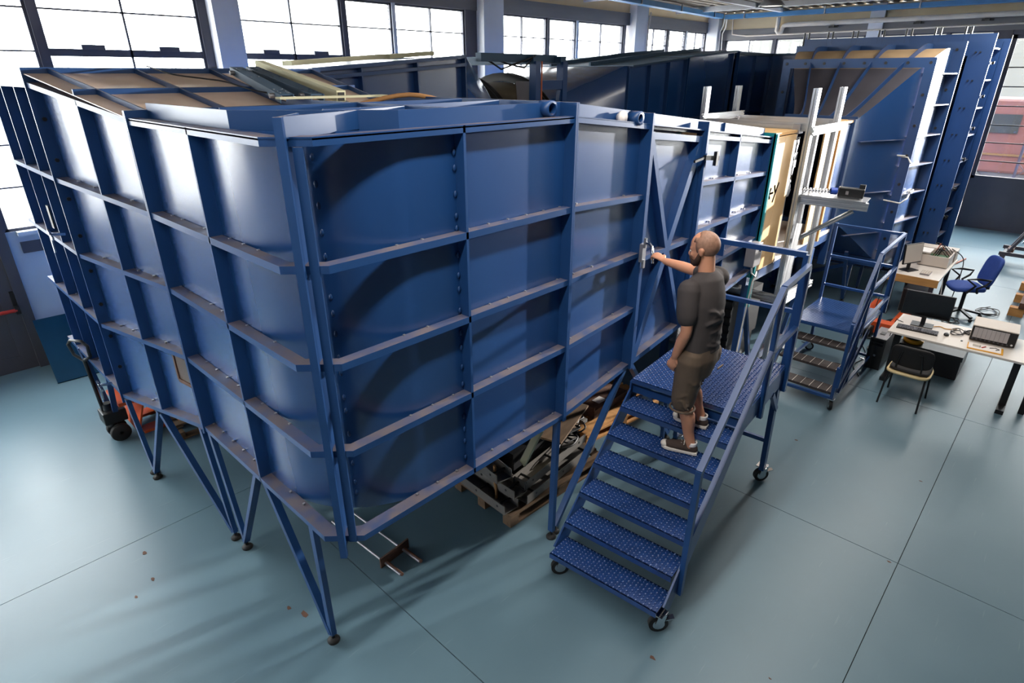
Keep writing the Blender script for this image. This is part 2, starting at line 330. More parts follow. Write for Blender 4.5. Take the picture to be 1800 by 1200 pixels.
# right end wall
rw = MB(); H = 4.57
rw.box(X1, X1+.25, -.05, Y1, 0, 1.3); rw.box(X1, X1+.25, Y0, -8.3, 0, H)
struct(rw.build('wall_right', M_WALL))
struct(box('wall_right_lintel', M_BEIGE, None, X1, X1+.3, Y0, Y1, 4.85, ZC))
struct(box('trim_7', M_SHUT, None, X1-.02, X1+.3, Y0, Y1, H, 4.85))
struct(box('trim_8', M_CONC, None, X1-.1, X1+.3, 2.42, 2.76, 0, ZC))
RR = [1.3, 2.2, 3.1, 3.9, H]
for y0, y1, c in ((5.22, 6.68, 2), (4.36, 5.14, 1), (2.80, 4.26, 2), (.95, 2.38, 2), (.0, .9, 1)): pane_window(y0, y1, c, rows=RR, axis='y', at=X1)
mu = MB()
for y in (6.68, 5.14, 4.26, .9, -.05): mu.box(X1, X1+.1, y, y+.08, 1.3, H)
mu.box(X1, X1+.1, 6.76, Y1, 1.3, H); struct(mu.build('trim_9', M_FRAME))
# glazed folding gate
gt = struct(MB().box(X1-.06, X1+.14, -.34, -.05, 0, H).box(X1-.06, X1+.14, -8.3, -8.12, 0, H).box(X1-.04, X1+.12, -8.12, -.34, H-.1, H).build('door_2', M_GREY))
for k in range(5):
    ya = -.36-k*1.55; yb = ya-1.53
    b = MB().box(X1, X1+.06, yb, ya, 0, 1.22).box(X1, X1+.08, ya-.09, ya, 1.22, H-.1).box(X1, X1+.08, yb, yb+.09, 1.22, H-.1).box(X1, X1+.08, yb, ya, 1.22, 1.3).box(X1, X1+.08, yb, ya, H-.18, H-.1)
    lf = b.build('gate_leaf', M_GREY, gt)
    zz = [1.3, 1.66, 2.09, 2.50, 2.93, 3.36, 3.78, H-.18]
    for z in zz[1:-1]: box('glazing_bar', M_BLK, lf, X1+.02, X1+.06, yb+.09, ya-.09, z-.012, z+.012)
    for i in range(len(zz)-1): box('pane', M_GLASS, lf, X1+.035, X1+.042, yb+.09, ya-.09, zz[i]+.012, zz[i+1]-.012)
# walls behind the camera
struct(box('wall_front', mat('grey_block_wall', (74, 76, 80), .85, vary=.08), None, X0, X1, Y0-.25, Y0, 0, ZC))
struct(MB().box(X0-.25, X0, Y0, 5.44, 0, ZC).box(X0-.25, X0, 5.44, Y1, 0, ZS).box(X0-.25, X0, 5.44, Y1, 4.78, ZC).box(X0-.25, X0, 7.0, Y1, ZS, 4.78).build('wall_left', M_WALL))
for y0, y1 in ((5.46, 7.0),): pane_window(y0, y1, 2, rows=ROWS, axis='y', at=X0-.2)
# corrugated roof deck on steel purlins
rc = MB(); y = Y0; pr = []
while y < Y1:
    pr += [(y, ZC), (y+.10, ZC), (y+.14, ZC+.07), (y+.24, ZC+.07)]; y += .28
vs = [(x, a, z) for x in (X0-.3, X1+.3) for a, z in pr]; n = len(pr)
rc.add(vs, [(i, i+1, n+i+1, n+i) for i in range(n-1)]); struct(rc.build('ceiling', M_ROOF))
struct(box('roof_cover', M_ROOF, None, X0-.3, X1+.3, Y0-.3, Y1+.3, ZC+.12, ZC+.2))
for x in (-3., 1.0, 5.2, 9.4, 11.6, 15.9): struct(box('roof_beam', M_CONC, None, x-.05, x+.05, Y0, Y1, ZC-.12, ZC))
struct(box('roof_beam', M_CONC, None, X0, X1, 4.9, 5.0, ZC-.1, ZC))
# services under the roof
def cable_tray(label, p0, p1, side):
    t = thing('cable_tray', label, 'cable tray', p0); d = V3(p1)-V3(p0); L = d.length; d.normalize(); sd = d.cross(V3((0, 0, 1)))
    bar('tray_floor', M_TRAY, t, V3(p0), V3(p1), .2, .008)
    for s in (-1, 1): bar('side_rail', M_TRAY, t, V3(p0)+sd*.1*s+V3((0, 0, .05)), V3(p1)+sd*.1*s+V3((0, 0, .05)), .012, .11)
    k = .6
    while k < L:
        q = V3(p0)+d*k; MB().bar(q-sd*.13, q+sd*.13, .04, .03).bar(q+sd*.12*side, q+sd*.12*side+V3((0, 0, .16)), .025, .025).build('hanger', M_STEEL, t); k += 2.2
cable_tray('sky blue cable tray running under the roof along the window wall', (9.5, 6.0, 5.12), (17.4, 6.62, 5.12), 1)
cable_tray('sky blue cable tray along the end wall above the gate', (17.75, 6.6, 5.12), (17.75, -5.0, 5.12), 1)
t = thing('water_pipe', 'thick cream pipe with a downward bend along the end wall', 'pipe', (17.9, 0, 4.86))
MB().tube([(17.92, -5, 4.9), (17.92, 4.85, 4.9), (17.92, 4.93, 4.87), (17.92, 4.96, 4.8)], .06, 10).build('pipe_run', M_PIPE, t)
MB().tube([(17.92, 4.96, 4.8), (17.92, 4.98, 4.72), (17.92, 5.05, 4.70), (17.92, 5.10, 4.76), (17.92, 5.10, 5.1)], .06, 10).build('elbow', M_PIPE, t)
for y in (3.6, 1.6, .2, -1.2): MB().box(17.84, 18.1, y-.05, y+.05, 4.78, 4.83).bar((17.95, y-.12, 4.8), (17.95, y+.12, 4.8), .02, .05).build('pipe_clamp', M_BLK, t)
o = MB().tube([(17.98, 6.5, 5.28), (17.98, 6.45, 4.72), (17.98, 6.0, 4.66), (17.98, -5, 4.72)], .02, 8).build('conduit', M_PIPE); tag(o, 'thin pale conduit below the thick pipe on the end wall', 'conduit')
o = MB().tube([(18.0, 6.75, 4.3), (17.95, 6.75, 4.75), (17.8, 6.6, 4.9), (17.7, 6.55, 5.12)], .018, 8).tube([(18.0, 6.83, 4.3), (17.95, 6.83, 4.8), (17.8, 6.68, 4.95), (17.72, 6.62, 5.12)], .018, 8).build('cable_drop', M_CABLEW); tag(o, 'white cables bending down from the tray in the room corner', 'cable')
t = thing('gas_pipe', 'slim pale pipe on the pillar between the far windows', 'pipe', (14.2, 7.0, 0)); MB().tube([(14.12, 6.95, 5.1), (14.12, 6.97, 4.9), (14.08, 6.97, 4.7), (14.08, 6.97, 1)], .022, 8).build('pipe_run', M_PIPE, t)
def high_bay(label, x, y, z, group=None, lit=True):
    t = thing('high_bay_lamp', label, 'lamp', (x, y, z), group)
    MB().cyl((x, y, z+.2), (x, y, ZC), .012, 8).build('drop_rod', M_STEEL, t)
    MB().lathe([(.0, .25), (.09, .24), (.10, .19), (.12, .17), (.27, .02), (.26, .0), (.11, .15), (.0, .16)], 24, (x, y, z)).build('reflector', M_STEEL, t)
    for k in range(10):
        a = k*math.pi/5; bar('cooling_fin', M_STEEL, t, (x+.1*math.cos(a), y+.1*math.sin(a), z+.17), (x+.2*math.cos(a), y+.2*math.sin(a), z+.17), .006, .1)
    MB().lathe([(0, .03), (.25, .03), (.25, .02), (0, .02)], 24, (x, y, z)).build('diffuser', M_BLAMP if lit else M_SOLE, t)
    return t
high_bay('finned high bay lamp hanging below the corrugated roof', 13.4, 3.51, 4.97)
LL = ['over the far left floor', 'over the nearest tunnel bend', 'over the big rolling steps', 'over the second steps', 'over the two desks']
for i, (x, y) in enumerate(BAYS):
    z = 4.85; t = thing('batten_lamp', 'long white batten lamp hanging '+LL[i], 'lamp', (x, y, z), 'batten lamps in a row over the tunnel front')
    MB().plate([(x-1.6, y-.05, z+.08), (x-1.6, y+.05, z+.08), (x-1.6, y+.14, z), (x-1.6, y-.14, z)], (3.2, 0, 0)).build('housing', M_SOLE, t)
    for d in (-.06, .06): MB().cyl((x-1.55, y+d, z-.018), (x+1.55, y+d, z-.018), .013, 8).build('tube', M_BLAMP, t)
    for d in (-1.2, 1.2): MB().cyl((x+d, y, z+.08), (x+d, y, ZC), .006, 6).build('hanger', M_STEEL, t)
    attach(lamp_light('batten_light', 'AREA', (x, y, z-.04), BAY_W, (1, .95, .88), (3.1, .2)), t)
t = thing('flood_lamp', 'large flood lamp hanging from the roof near the glazed gate', 'lamp', FLOOD)
fx, fy, fz = FLOOD
MB().cyl((fx, fy, fz+.12), (fx, fy, ZC), .02, 8).build('drop_rod', M_STEEL, t)
D = (V3((5.0, 0, 2.3))-V3(FLOOD)).normalized()
MB().bar(V3(FLOOD)-D*.24, V3(FLOOD)-D*.05, .42, .34).build('lamp_head', M_BLK, t)
L = lamp_light('flood_light', 'SPOT', FLOOD, FLOOD_W, (1, .96, .90), .14, (9.0, 0.1, 2.85), 30, .85); attach(L, t)
# outside: yard, truck, mast
struct(box('ground_outside', M_ASPH, None, -60, 70, -60, 60, -.4, -.21))
M_GLASS2 = mat('dark_glass', (24, 26, 28), .4)
t = thing('truck', 'red truck parked outside the glazed gate', 'truck', (25, -1, -.2))
box('cab', M_TRUCK, t, 23.6, 25.6, -1.9, 1.1, .75, 2.95, bevel=.08)
box('windscreen', M_GLASS2, t, 23.57, 23.6, -.6, .2, 1.95, 2.5)
box('stripe', mat('dull_amber', (74, 50, 20), .6), t, 23.57, 23.6, -1.9, 1.1, 1.28, 1.34); box('chassis', M_GREY, t, 23.7, 26.5, -4.5, 1.0, .5, .8)
box('load_bed', M_GREY, t, 23.7, 25.8, -7.5, -2.1, .8, 1.3)
for y in (.45, -3.2, -5.2): MB().lathe([(.1, -.16), (.3, -.17), (.52, -.14), (.55, 0), (.52, .14), (.3, .17), (.1, .16)], 20, (23.75, y, .35), 'x').build('wheel', mat('tyre_grey', (48, 48, 48), .8), t)
t = thing('lattice_mast', 'purple lattice mast standing in front of the red truck', 'mast', (21.5, -1.5, -.2))
MAST = mat('mast_violet', (42, 40, 62), .6)
for a, b in ((-.2, -.2), (.2, -.2), (.2, .2), (-.2, .2)): bar('chord', MAST, t, (21.5+a, -1.2+b, -.2), (21.5+a, -1.2+b, 6), .04, .04)
for k in range(12): MB().bar((21.3, -1.4, k*.45), (21.3, -1.0, k*.45+.45), .02, .02).bar((21.7, -1.0, k*.45), (21.7, -1.4, k*.45+.45), .02, .02).build('lattice_brace', MAST, t)
o = box('outbuilding', mat('yard_wall', (74, 74, 72), .9, vary=.1, scale=.5), None, 32, 36, -5, 12, -.2, 7); tag(o, 'pale building across the yard behind the truck', 'building')

# ------------------------------------------------------------------ wind tunnel
FR = [.271, .505, .735]                      # heights of the stiffening rails
def wall_grid(P, A0, A1, B0, B1, nin, ribs=(), rails=(0, *FR, 1), depth=.075, rt=.018, rh=.036, skin=M_BLUE, sname='side_panel', rm=M_RIB, bolts=0):
    A0, A1, B0, B1, nin = map(V3, (A0, A1, B0, B1, nin)); Q = lambda s, t: lerp(lerp(A0, A1, t), lerp(B0, B1, t), s)
    if skin is not None:
        i = nin*depth; MB().plate([Q(0, 0)+i, Q(1, 0)+i, Q(1, 1)+i, Q(0, 1)+i], nin*.006).build(sname, skin, P)
    tv = (B0-A0).normalized()*rt
    for s in ribs: MB().plate([Q(s, 0)-tv/2, Q(s, 1)-tv/2, Q(s, 1)-tv/2+nin*depth, Q(s, 0)-tv/2+nin*depth], tv).build('rib', rm, P)
    up = (A1-A0).normalized()*rh
    for t in rails:
        o = up*(0 if t < .01 else (-1 if t > .99 else -.5)); MB().plate([Q(0, t)+o, Q(1, t)+o, Q(1, t)+o+nin*depth, Q(0, t)+o+nin*depth], up).build('rail', rm, P)
    if bolts:
        b = MB(); n = (B0-A0).length
        for t in rails:
            if t > .99: continue
            k = .12
            while k < n-.1:
                if random.random() < .75:
                    p = Q(k/n, t)+nin*depth*.82+V3((0, 0, rh*(.5 if t > .01 else 1)+.006)); b.box(p.x-.008, p.x+.008, p.y-.008, p.y+.008, p.z-.006, p.z+.004)
                k += random.uniform(.22, .34)
        if b.v: stuff(b.build('rail_bolt', M_STEEL, P))
def ring(P, axis, at, t, o, w, name='flange', m=M_RIB, holes=0):   # rectangular flange in the plane axis=at; o = (a0, a1, z0, z1) outer
    a0, a1, z0, z1 = o; b = MB()
    rects = [(a0, a1, z0, z0+w), (a0, a1, z1-w, z1), (a0, a0+w, z0+w, z1-w), (a1-w, a1, z0+w, z1-w)]
    for r in rects:
        if axis == 'x': b.box(at, at+t, r[0], r[1], r[2], r[3])
        else: b.box(r[0], r[1], at, at+t, r[2], r[3])
    f = b.build(name, m, P)
    if holes:
        h = MB(); e = w*.5
        pts = [(a0+e+(a1-a0-2*e)*k/holes, z) for k in range(holes+1) for z in (z0+e, z1-e)]+[(a, z0+e+(z1-z0-2*e)*k/holes) for k in range(1, holes) for a in (a0+e, a1-e)]
        for a, z in pts:
            if axis == 'x': h.cyl((at-.012, a, z), (at+.001, a, z), .022, 6)
            else: h.cyl((a, at-.012, z), (a, at+.001, z), .016, 6)
        stuff(h.build('flange_bolt', M_BLK, P))
    return f
def leg_frame(P, foot, tops, w=.05):   # struts that meet on one levelling foot
    fx, fy = foot; last = None
    for p in tops: last = MB().bar((fx, fy, .075), p, w, w*.75).build('leg', M_RIB, P)
    f = MB().cyl((fx, fy, .02), (fx, fy, .1), .013, 8).lathe([(.0, 0), (.042, 0), (.045, .012), (.03, .03), (.012, .035), (0, .035)], 14, (fx, fy, 0)).build('levelling_foot', M_RUB, last)
def arc(cx, cy, r, a0, a1, n): return [(cx+r*math.cos(math.radians(a0+(a1-a0)*k/n)), cy+r*math.sin(math.radians(a0+(a1-a0)*k/n))) for k in range(n+1)]
ZB, ZTP = 1.1475, 3.3975
# --- bend nearest the camera
T = thing('tunnel_bend', 'blue ribbed wind tunnel bend with rounded corner nearest the camera', 'wind tunnel', (1, 1, 0), 'wind tunnel sections')
plan = [(.075, 1.9)]+arc(.78, .78, .705, 180, 270, 24)+[(2.02, .075)]
n_ = len(plan); MB().add([(x, y, z) for z in (ZB+.01, ZTP) for x, y in plan], [(i, i+1, n_+i+1, n_+i) for i in range(n_-1)], True).build('curved_panel', M_BLUE, T)
outer = [(0, 1.9), (0, .164), (.164, 0), (2.02, 0)]
for k, z in enumerate([ZB+.018]+[ZB+(ZTP-ZB)*t for t in FR]+[ZTP-.018]):
    MB().strip(outer, .07 if k else .085, z-.02, z+.02).build('rail', M_RIB, T)
    if k != 4: box('rail_shelf', M_RIB, T, .055, .075, .8, 1.9, z-.018, z+.017); box('rail_shelf', M_RIB, T, .8, 2.02, .055, .075, z-.018, z+.017)
b = MB(); k = .3
while k < 1.8:
    for z in [ZB+.04]+[ZB+(ZTP-ZB)*t+.016 for t in FR]:
        if random.random() < .8: b.box(k+.3, k+.314, .056, .07, z, z+.009)
        if random.random() < .7: b.box(.056, .07, k+.2, k+.214, z, z+.009)
    k += .17
stuff(b.build('rail_bolt', M_STEEL, T))
b = MB(); z = ZB+.1
while z < ZTP-.1:
    for x, y in ((1.035, .068), (.30, .265)): b.ell((x, y, z+random.uniform(-.03, .03)), (.012, .009, .02), 6, 4)
    z += .12
stuff(b.build('weld_bead', M_RIB, T))
MB().plate([(0, .965, ZB), (0, .965, ZTP), (.095, .965, ZTP), (.095, .965, ZB)], (0, .018, 0)).build('rib', M_RIB, T)
MB().plate([(1.047, 0, ZB), (1.047, 0, ZTP), (1.047, .095, ZTP), (1.047, .095, ZB)], (.018, 0, 0)).build('rib', M_RIB, T)
# split post standing on the diagonal
c45 = math.sqrt(.5); g = V3((c45, c45, 0)); h = V3((c45, -c45, 0))
p0 = V3((.045, .045, 0))
MB().plate([p0+h*-.012+V3((0, 0, ZB-.07)), p0+h*-.012+V3((0, 0, ZTP+.085)), p0+h*-.012+g*.30+V3((0, 0, ZTP+.085)), p0+h*-.012+g*.30+V3((0, 0, ZB-.02))], h*.012).build('post_web', M_RIB, T)
MB().bar(p0+h*.05+g*.05+V3((0, 0, ZB+.0)), p0+h*.05+g*.05+V3((0, 0, ZTP-.04)), .045, .012, up=g).build('corner_angle', M_RIB, T)
MB().bar(p0+V3((0, 0, ZB-.07)), p0+V3((0, 0, ZTP+.085)), .038, .03, up=g).build('corner_post', M_RIB, T)
# roof: ledge, upright edge flats, cross flats, sheet
MB().strip([(.0, 1.9), (.0, .164), (.164, 0), (2.02, 0)], .13, ZTP-.012, ZTP-.004).build('roof_ledge', M_RIB, T)
MB().prism([(.10, 1.9), (.10, .74), (.74, .10), (2.02, .10), (2.02, 1.9)], ZTP-.03, ZTP-.008).build('roof_panel', M_BLUE, T)
MB().strip([(.12, 1.9), (.12, .72), (.72, .12), (2.02, .12)], .012, ZTP-.01, ZTP+.085).build('roof_edge_flat', M_RIB, T)
bar('roof_flat', M_RIB, T, (.06, .06, ZTP+.04), (1.0, .44, ZTP+.04), .012, .09)
bar('roof_flat', M_RIB, T, (.2, 1.0, ZTP+.04), (1.95, 1.0, ZTP+.04), .012, .09)
bar('roof_flat', M_RIB, T, (1.06, .13, ZTP+.04), (1.06, 1.9, ZTP+.04), .012, .09)
bar('roof_flat', M_RIB, T, (.5, .46, ZTP+.04), (1.95, .62, ZTP+.04), .012, .09)
MB().prism([(.12, 1.88), (.12, .78), (.78, .12), (2.0, .12), (2.0, 1.88)], ZB+.01, ZB+.02).build('belly_panel', M_BLUE, T)
ring(T, 'x', 2.012, .016, (-.012, 1.9, ZB-.02, ZTP+.085), .11)
ring(T, 'y', 1.888, .016, (-.012, 2.0, ZB-.02, ZTP+.045), .11)
leg_frame(T, (.08, .46), [(.03, .95, ZB), (.03, .36, ZB)])
leg_frame(T, (.07, 1.79), [(.03, 1.08, ZB), (.02, 1.84, ZB)])
leg_frame(T, (1.92, .0), [(1.98, .03, ZB)])
leg_frame(T, (1.5, 1.7), [(1.5, 1.85, ZB), (.9, 1.7, ZB)])
for px, lab in ((1.86, 0),):
    MB().lathe([(.035, 0), (.05, 0), (.05, .09), (.035, .09), (.035, 0)], 14, (px, .06, ZTP+.05), 'y').build('lifting_ring', M_RIB, T)
# --- diffuser along the left side
T = thing('tunnel_diffuser', 'blue ribbed cross-leg diffuser with plywood roof panels on the left', 'wind tunnel', (1, 2.6, 0), 'wind tunnel sections')
ya, yb = 1.915, 3.37; tA = (0, ZB, ZTP); tB = (-.19, .94, 3.59)
wall_grid(T, (tA[0], ya, tA[1]), (tA[0], ya, tA[2]), (tB[0], yb, tB[1]), (tB[0], yb, tB[2]), (1, 0, 0), ribs=(.47,), bolts=1)
wall_grid(T, (0, ya, ZTP+.04), (2.0, ya, ZTP+.04), (-.19, yb, 3.685), (2.2, yb, 3.685), (0, 0, -1), ribs=(.47,), rails=(.065, .31, .56, .80, .97), depth=.036, rt=.014, rh=.014, skin=M_PLYR, sname='roof_panel')
wall_grid(T, (1.95, ya, ZB), (1.95, ya, ZTP), (2.15, yb, .94), (2.15, yb, 3.59), (-1, 0, 0), ribs=(.47,), rails=(0, .5, 1))
MB().plate([(.1, ya, ZB), (1.9, ya, ZB), (2.1, yb, .95), (-.09, yb, .95)], (0, 0, .01)).build('belly_panel', M_BLUE, T)
ring(T, 'y', ya-.006, .016, (-.012, 2.0, ZB-.03, ZTP+.045), .1); ring(T, 'y', yb, .018, (-.205, 2.22, .89, 3.69), .115, holes=9)
ip = lambda y, z, d=0: (-.19*(y-ya)/(yb-ya)+.073-d, y, z)
MB().plate([ip(2.04, 1.46), ip(2.27, 1.46), ip(2.27, 1.66), ip(2.04, 1.66)], (-.006, 0, 0)).build('inspection_pane', mat('smoky_perspex', (92, 74, 62), .3), T)
for q in (((2.02, 1.44), (2.29, 1.44)), ((2.02, 1.68), (2.29, 1.68)), ((2.02, 1.44), (2.02, 1.68)), ((2.29, 1.44), (2.29, 1.68))): MB().bar(ip(*q[0], .006), ip(*q[1], .006), .012, .03, up=(0, 0, 1) if q[0][1] == q[1][1] else (0, 1, 0)).build('pane_frame', M_RUST, T)
leg_frame(T, (.055, 1.97), [(.0, 1.96, ZB), (-.08, 2.64, 1.03)]); leg_frame(T, (-.11, 3.37), [(-.08, 2.70, 1.03), (-.17, 3.34, .93)])
# --- bend in the far left corner
T = thing('tunnel_bend', 'blue ribbed wind tunnel bend in the far left corner by the windows', 'wind tunnel', (1, 4.8, 0), 'wind tunnel sections')
y2, zb2, zt2 = 3.392, .94, 3.59
wall_grid(T, (-.19, y2, zb2), (-.19, y2, zt2), (-.19, 5.3, zb2), (-.19, 5.3, zt2), (1, 0, 0), ribs=(.27, .55, .82), bolts=1)
MB().strip([(2.2, 6.15), (.7, 6.15)]+arc(.7, 5.35, .8, 90, 180, 10)+[(-.1, 5.3)], .006, zb2, zt2, True).build('curved_panel', M_BLUE, T)
MB().prism([(-.1, y2), (2.2, y2), (2.2, 6.1), (.6, 6.1), (-.1, 5.4)], zt2-.02, zt2).build('roof_panel', M_BLUE, T)
MB().prism([(-.1, y2), (2.2, y2), (2.2, 6.1), (.6, 6.1), (-.1, 5.4)], zb2, zb2+.02).build('belly_panel', M_BLUE, T)
ring(T, 'y', y2-.003, .014, (-.2, 2.22, .89, 3.685), .1)
for y, z in ((3.62, 2.42), (3.62, 1.0)):
    MB().bar((-.2, y, z), (-.31, y, z+.02), .02, .02).bar((-.3, y-.07, z-.01), (-.3, y+.05, z+.04), .015, .03).bar((-.3, y, z), (-.3, y+.02, z-.14), .012, .02).build('toggle_clamp', M_CHROME, T)
box('tag_plate', M_BLK, T, -.2, -.19, 4.0, 4.08, 2.4, 2.6)
leg_frame(T, (-.1, 3.48), [(-.15, 3.46, zb2)]); leg_frame(T, (-.1, 4.6), [(-.15, 4.0, zb2), (-.15, 5.1, zb2)]); leg_frame(T, (1.6, 4.9), [(1.6, 4.3, zb2), (1.6, 5.6, zb2)])
# --- back leg before the fan
T = thing('tunnel_diffuser', 'blue back-leg duct before the fan, with foam strips along its roof', 'wind tunnel', (3.2, 4.8, 0), 'wind tunnel sections')
wall_grid(T, (2.2, 3.47, .9), (2.2, 3.47, 3.70), (4.4, 3.57, .75), (4.4, 3.57, 3.86), (0, 1, 0), ribs=(.0, .27, .63, .99), rails=(0, .965, 1), depth=.08)
MB().plate([(2.2, 3.5, 3.66), (4.4, 3.6, 3.82), (4.4, 6.15, 3.82), (2.2, 6.15, 3.66)], (0, 0, .012)).build('roof_panel', M_BLUE, T)
MB().plate([(2.2, 6.1, .9), (4.4, 6.1, .75), (4.4, 6.1, 3.82), (2.2, 6.1, 3.66)], (0, .01, 0)).build('side_panel', M_BLUE, T)
MB().plate([(2.2, 3.55, .92), (4.4, 3.6, .77), (4.4, 6.1, .77), (2.2, 6.1, .92)], (0, 0, .012)).build('belly_panel', M_BLUE, T)
for x0, x1, z in ((2.05, 3.3, 3.72), (3.25, 3.95, 3.80)): MB().plate([(x0, 3.6, z), (x1, 3.66, z+(x1-x0)*.07), (x1, 3.86, z+(x1-x0)*.07), (x0, 3.8, z)], (0, 0, .045)).build('foam_strip', M_FOAM, T)
leg_frame(T, (3.3, 3.7), [(2.8, 3.65, .87), (3.8, 3.65, .8)]); leg_frame(T, (3.3, 5.9), [(2.8, 5.9, .87), (3.8, 5.9, .8)])
# --- round fan with its transitions
CY, CZ = 4.86, 2.30
def loft(P, name, m, xa, rect, xb, R, n=40):   # rectangle to circle along x
    va, vb = [], []
    y0, y1, z0, z1 = rect; cy, cz, hy, hz = (y0+y1)/2, (z0+z1)/2, (y1-y0)/2, (z1-z0)/2
    for k in range(n):
        a = 2*math.pi*k/n+math.pi/4; c, s_ = math.cos(a), math.sin(a); q = max(abs(c), abs(s_)); va.append((xa, cy+hy*c/q, cz+hz*s_/q)); vb.append((xb, CY+R*c, CZ+R*s_))
    b = MB(); mid = [lerp(p, q, .5) for p, q in zip(va, vb)]
    b.add(va+mid+vb, [(i+j*n, (i+1) % n+j*n, (i+1) % n+(j+1)*n, i+(j+1)*n) for j in range(2) for i in range(n)], True); b.build(name, m, P)
T = thing('tunnel_fan', 'round fan section with blue portal frame in the back leg', 'fan', (5.9, CY, 0))
loft(T, 'inlet_transition', M_BLUE, 4.42, (3.6, 6.12, .77, 3.84), 5.33, 1.27)
loft(T, 'outlet_transition', M_BLUE, 8.08, (3.6, 6.2, .75, 3.76), 6.42, 1.27)
for x in (5.33, 5.42, 6.33, 6.42): MB().lathe([(1.24, 0), (1.36, 0), (1.36, .03), (1.24, .03), (1.24, 0)], 48, (x, CY, CZ), 'x').build('ring_flange', M_RUB, T)
MB().lathe([(1.22, 5.36), (1.22, 6.42)], 48, (0, CY, CZ), 'x').build('fan_casing', M_OLIVE, T)
MB().lathe([(1.25, 5.36), (1.25, 5.42)], 48, (0, CY, CZ), 'x').build('rubber_sleeve', M_RUB, T)
for x in (5.53, 6.12):
    for y in (3.42, 6.3): bar('portal_post', M_RIB, T, (x, y, 0), (x, y, 3.80), .12, .1)
    bar('portal_beam', M_CHAN, T, (x, 3.4, 3.82), (x, 6.32, 3.82), .12, .1)
for y in (3.42, 6.3):
    bar('portal_beam', M_RIB, T, (5.53, y, 3.5), (6.12, y, 3.5), .1, .12); bar('portal_beam', M_CHAN, T, (4.6, y+.15, 3.84), (6.12, y+.15, 3.84), .1, .1)
    bar('portal_brace', M_RIB, T, (5.56, y, 3.42), (5.8, y, 2.4), .06, .06); bar('portal_brace', M_RIB, T, (6.09, y, 3.42), (5.85, y, 2.4), .06, .06)
MB().plate([(5.44, 3.7, 3.55), (5.52, 3.45, 3.55), (5.50, 3.45, 2.9), (5.44, 3.62, 2.9)], (.01, 0, 0)).build('access_plate', M_SILV, T)
MB().tube([(4.9, 3.6, 3.83), (5.15, 3.55, 3.76), (5.4, 3.5, 3.72), (5.5, 3.4, 3.88)], .012, 6).tube([(4.7, 3.62, 3.86), (5.05, 3.6, 3.70), (5.5, 3.4, 3.86)], .012, 6).build('cable', M_CABLE, T)
MB().tube([(5.6, 3.36, 3.8), (5.6, 3.36, 1.0)], .012, 6).build('power_cable', M_CABLEO, T)
# --- back leg after the fan
T = thing('tunnel_diffuser', 'dark blue back-leg duct beyond the fan towards the end wall', 'wind tunnel', (10, 4.9, 0), 'wind tunnel sections')
wall_grid(T, (8.1, 3.56, .75), (8.1, 3.56, 3.76), (10.05, 3.56, .62), (10.05, 3.56, 3.93), (0, 1, 0), ribs=(0, .34, .67, .99), rails=(0, .36, .66, 1), depth=.07)
wall_grid(T, (10.08, 3.54, .62), (10.08, 3.54, 3.95), (12.1, 3.54, .5), (12.1, 3.54, 4.08), (0, 1, 0), ribs=(0, .93), rails=(0, .33, .66, 1), depth=.07)
MB().plate([(8.1, 3.5, 3.75), (10.06, 3.5, 3.92), (10.06, 6.25, 3.92), (8.1, 6.2, 3.75)], (0, 0, .02)).build('roof_panel', M_CHAN, T)
MB().plate([(10.06, 3.5, 3.93), (12.1, 3.5, 4.07), (12.1, 6.3, 4.07), (10.06, 6.25, 3.93)], (0, 0, .02)).build('roof_panel', M_CHAN, T)
for y in (4.4, 5.3): MB().bar((8.1, y, 3.80), (10.06, y, 3.97), .04, .06).bar((10.06, y, 3.98), (12.1, y, 4.12), .04, .06).build('roof_flat', M_CHAN, T)
MB().plate([(8.1, 6.2, .75), (12.1, 6.3, .5), (12.1, 6.3, 4.07), (8.1, 6.2, 3.75)], (0, .01, 0)).build('side_panel', M_BLUE, T)
for x in (8.6, 11.2): leg_frame(T, (x, 3.7), [(x-.4, 3.65, .75), (x+.4, 3.65, .66)])
# --- far bend and cross leg
T = thing('tunnel_bend', 'dark blue far bend of the tunnel in the corner of the hall', 'wind tunnel', (13.6, 4.5, 0), 'wind tunnel sections')
wall_grid(T, (12.14, 3.5, .5), (12.14, 3.5, 4.08), (13.4, 3.3, .5), (13.4, 3.3, 4.04), (0, 1, 0), ribs=(0, .5, .99), rails=(0, .33, .66, 1), depth=.07)
MB().prism([(12.14, 3.5), (13.4, 3.3), (13.4, 2.0), (15.9, 2.0), (15.9, 5.6), (15.2, 6.3), (12.14, 6.3)], 4.0, 4.05).build('roof_panel', M_CHAN, T)
MB().strip([(15.9, 2.0), (15.9, 5.6), (15.2, 6.3), (12.14, 6.3)], .01, .5, 4.0).build('side_panel', M_BLUE, T)
MB().strip([(13.4, 3.3), (13.4, 2.0)], .01, .5, 4.0).build('side_panel', M_BLUE, T)
for x, y in ((12.6, 4.9), (15.3, 4.9), (15.3, 2.4)): leg_frame(T, (x, y), [(x-.3, y, .52), (x+.3, y, .52)])

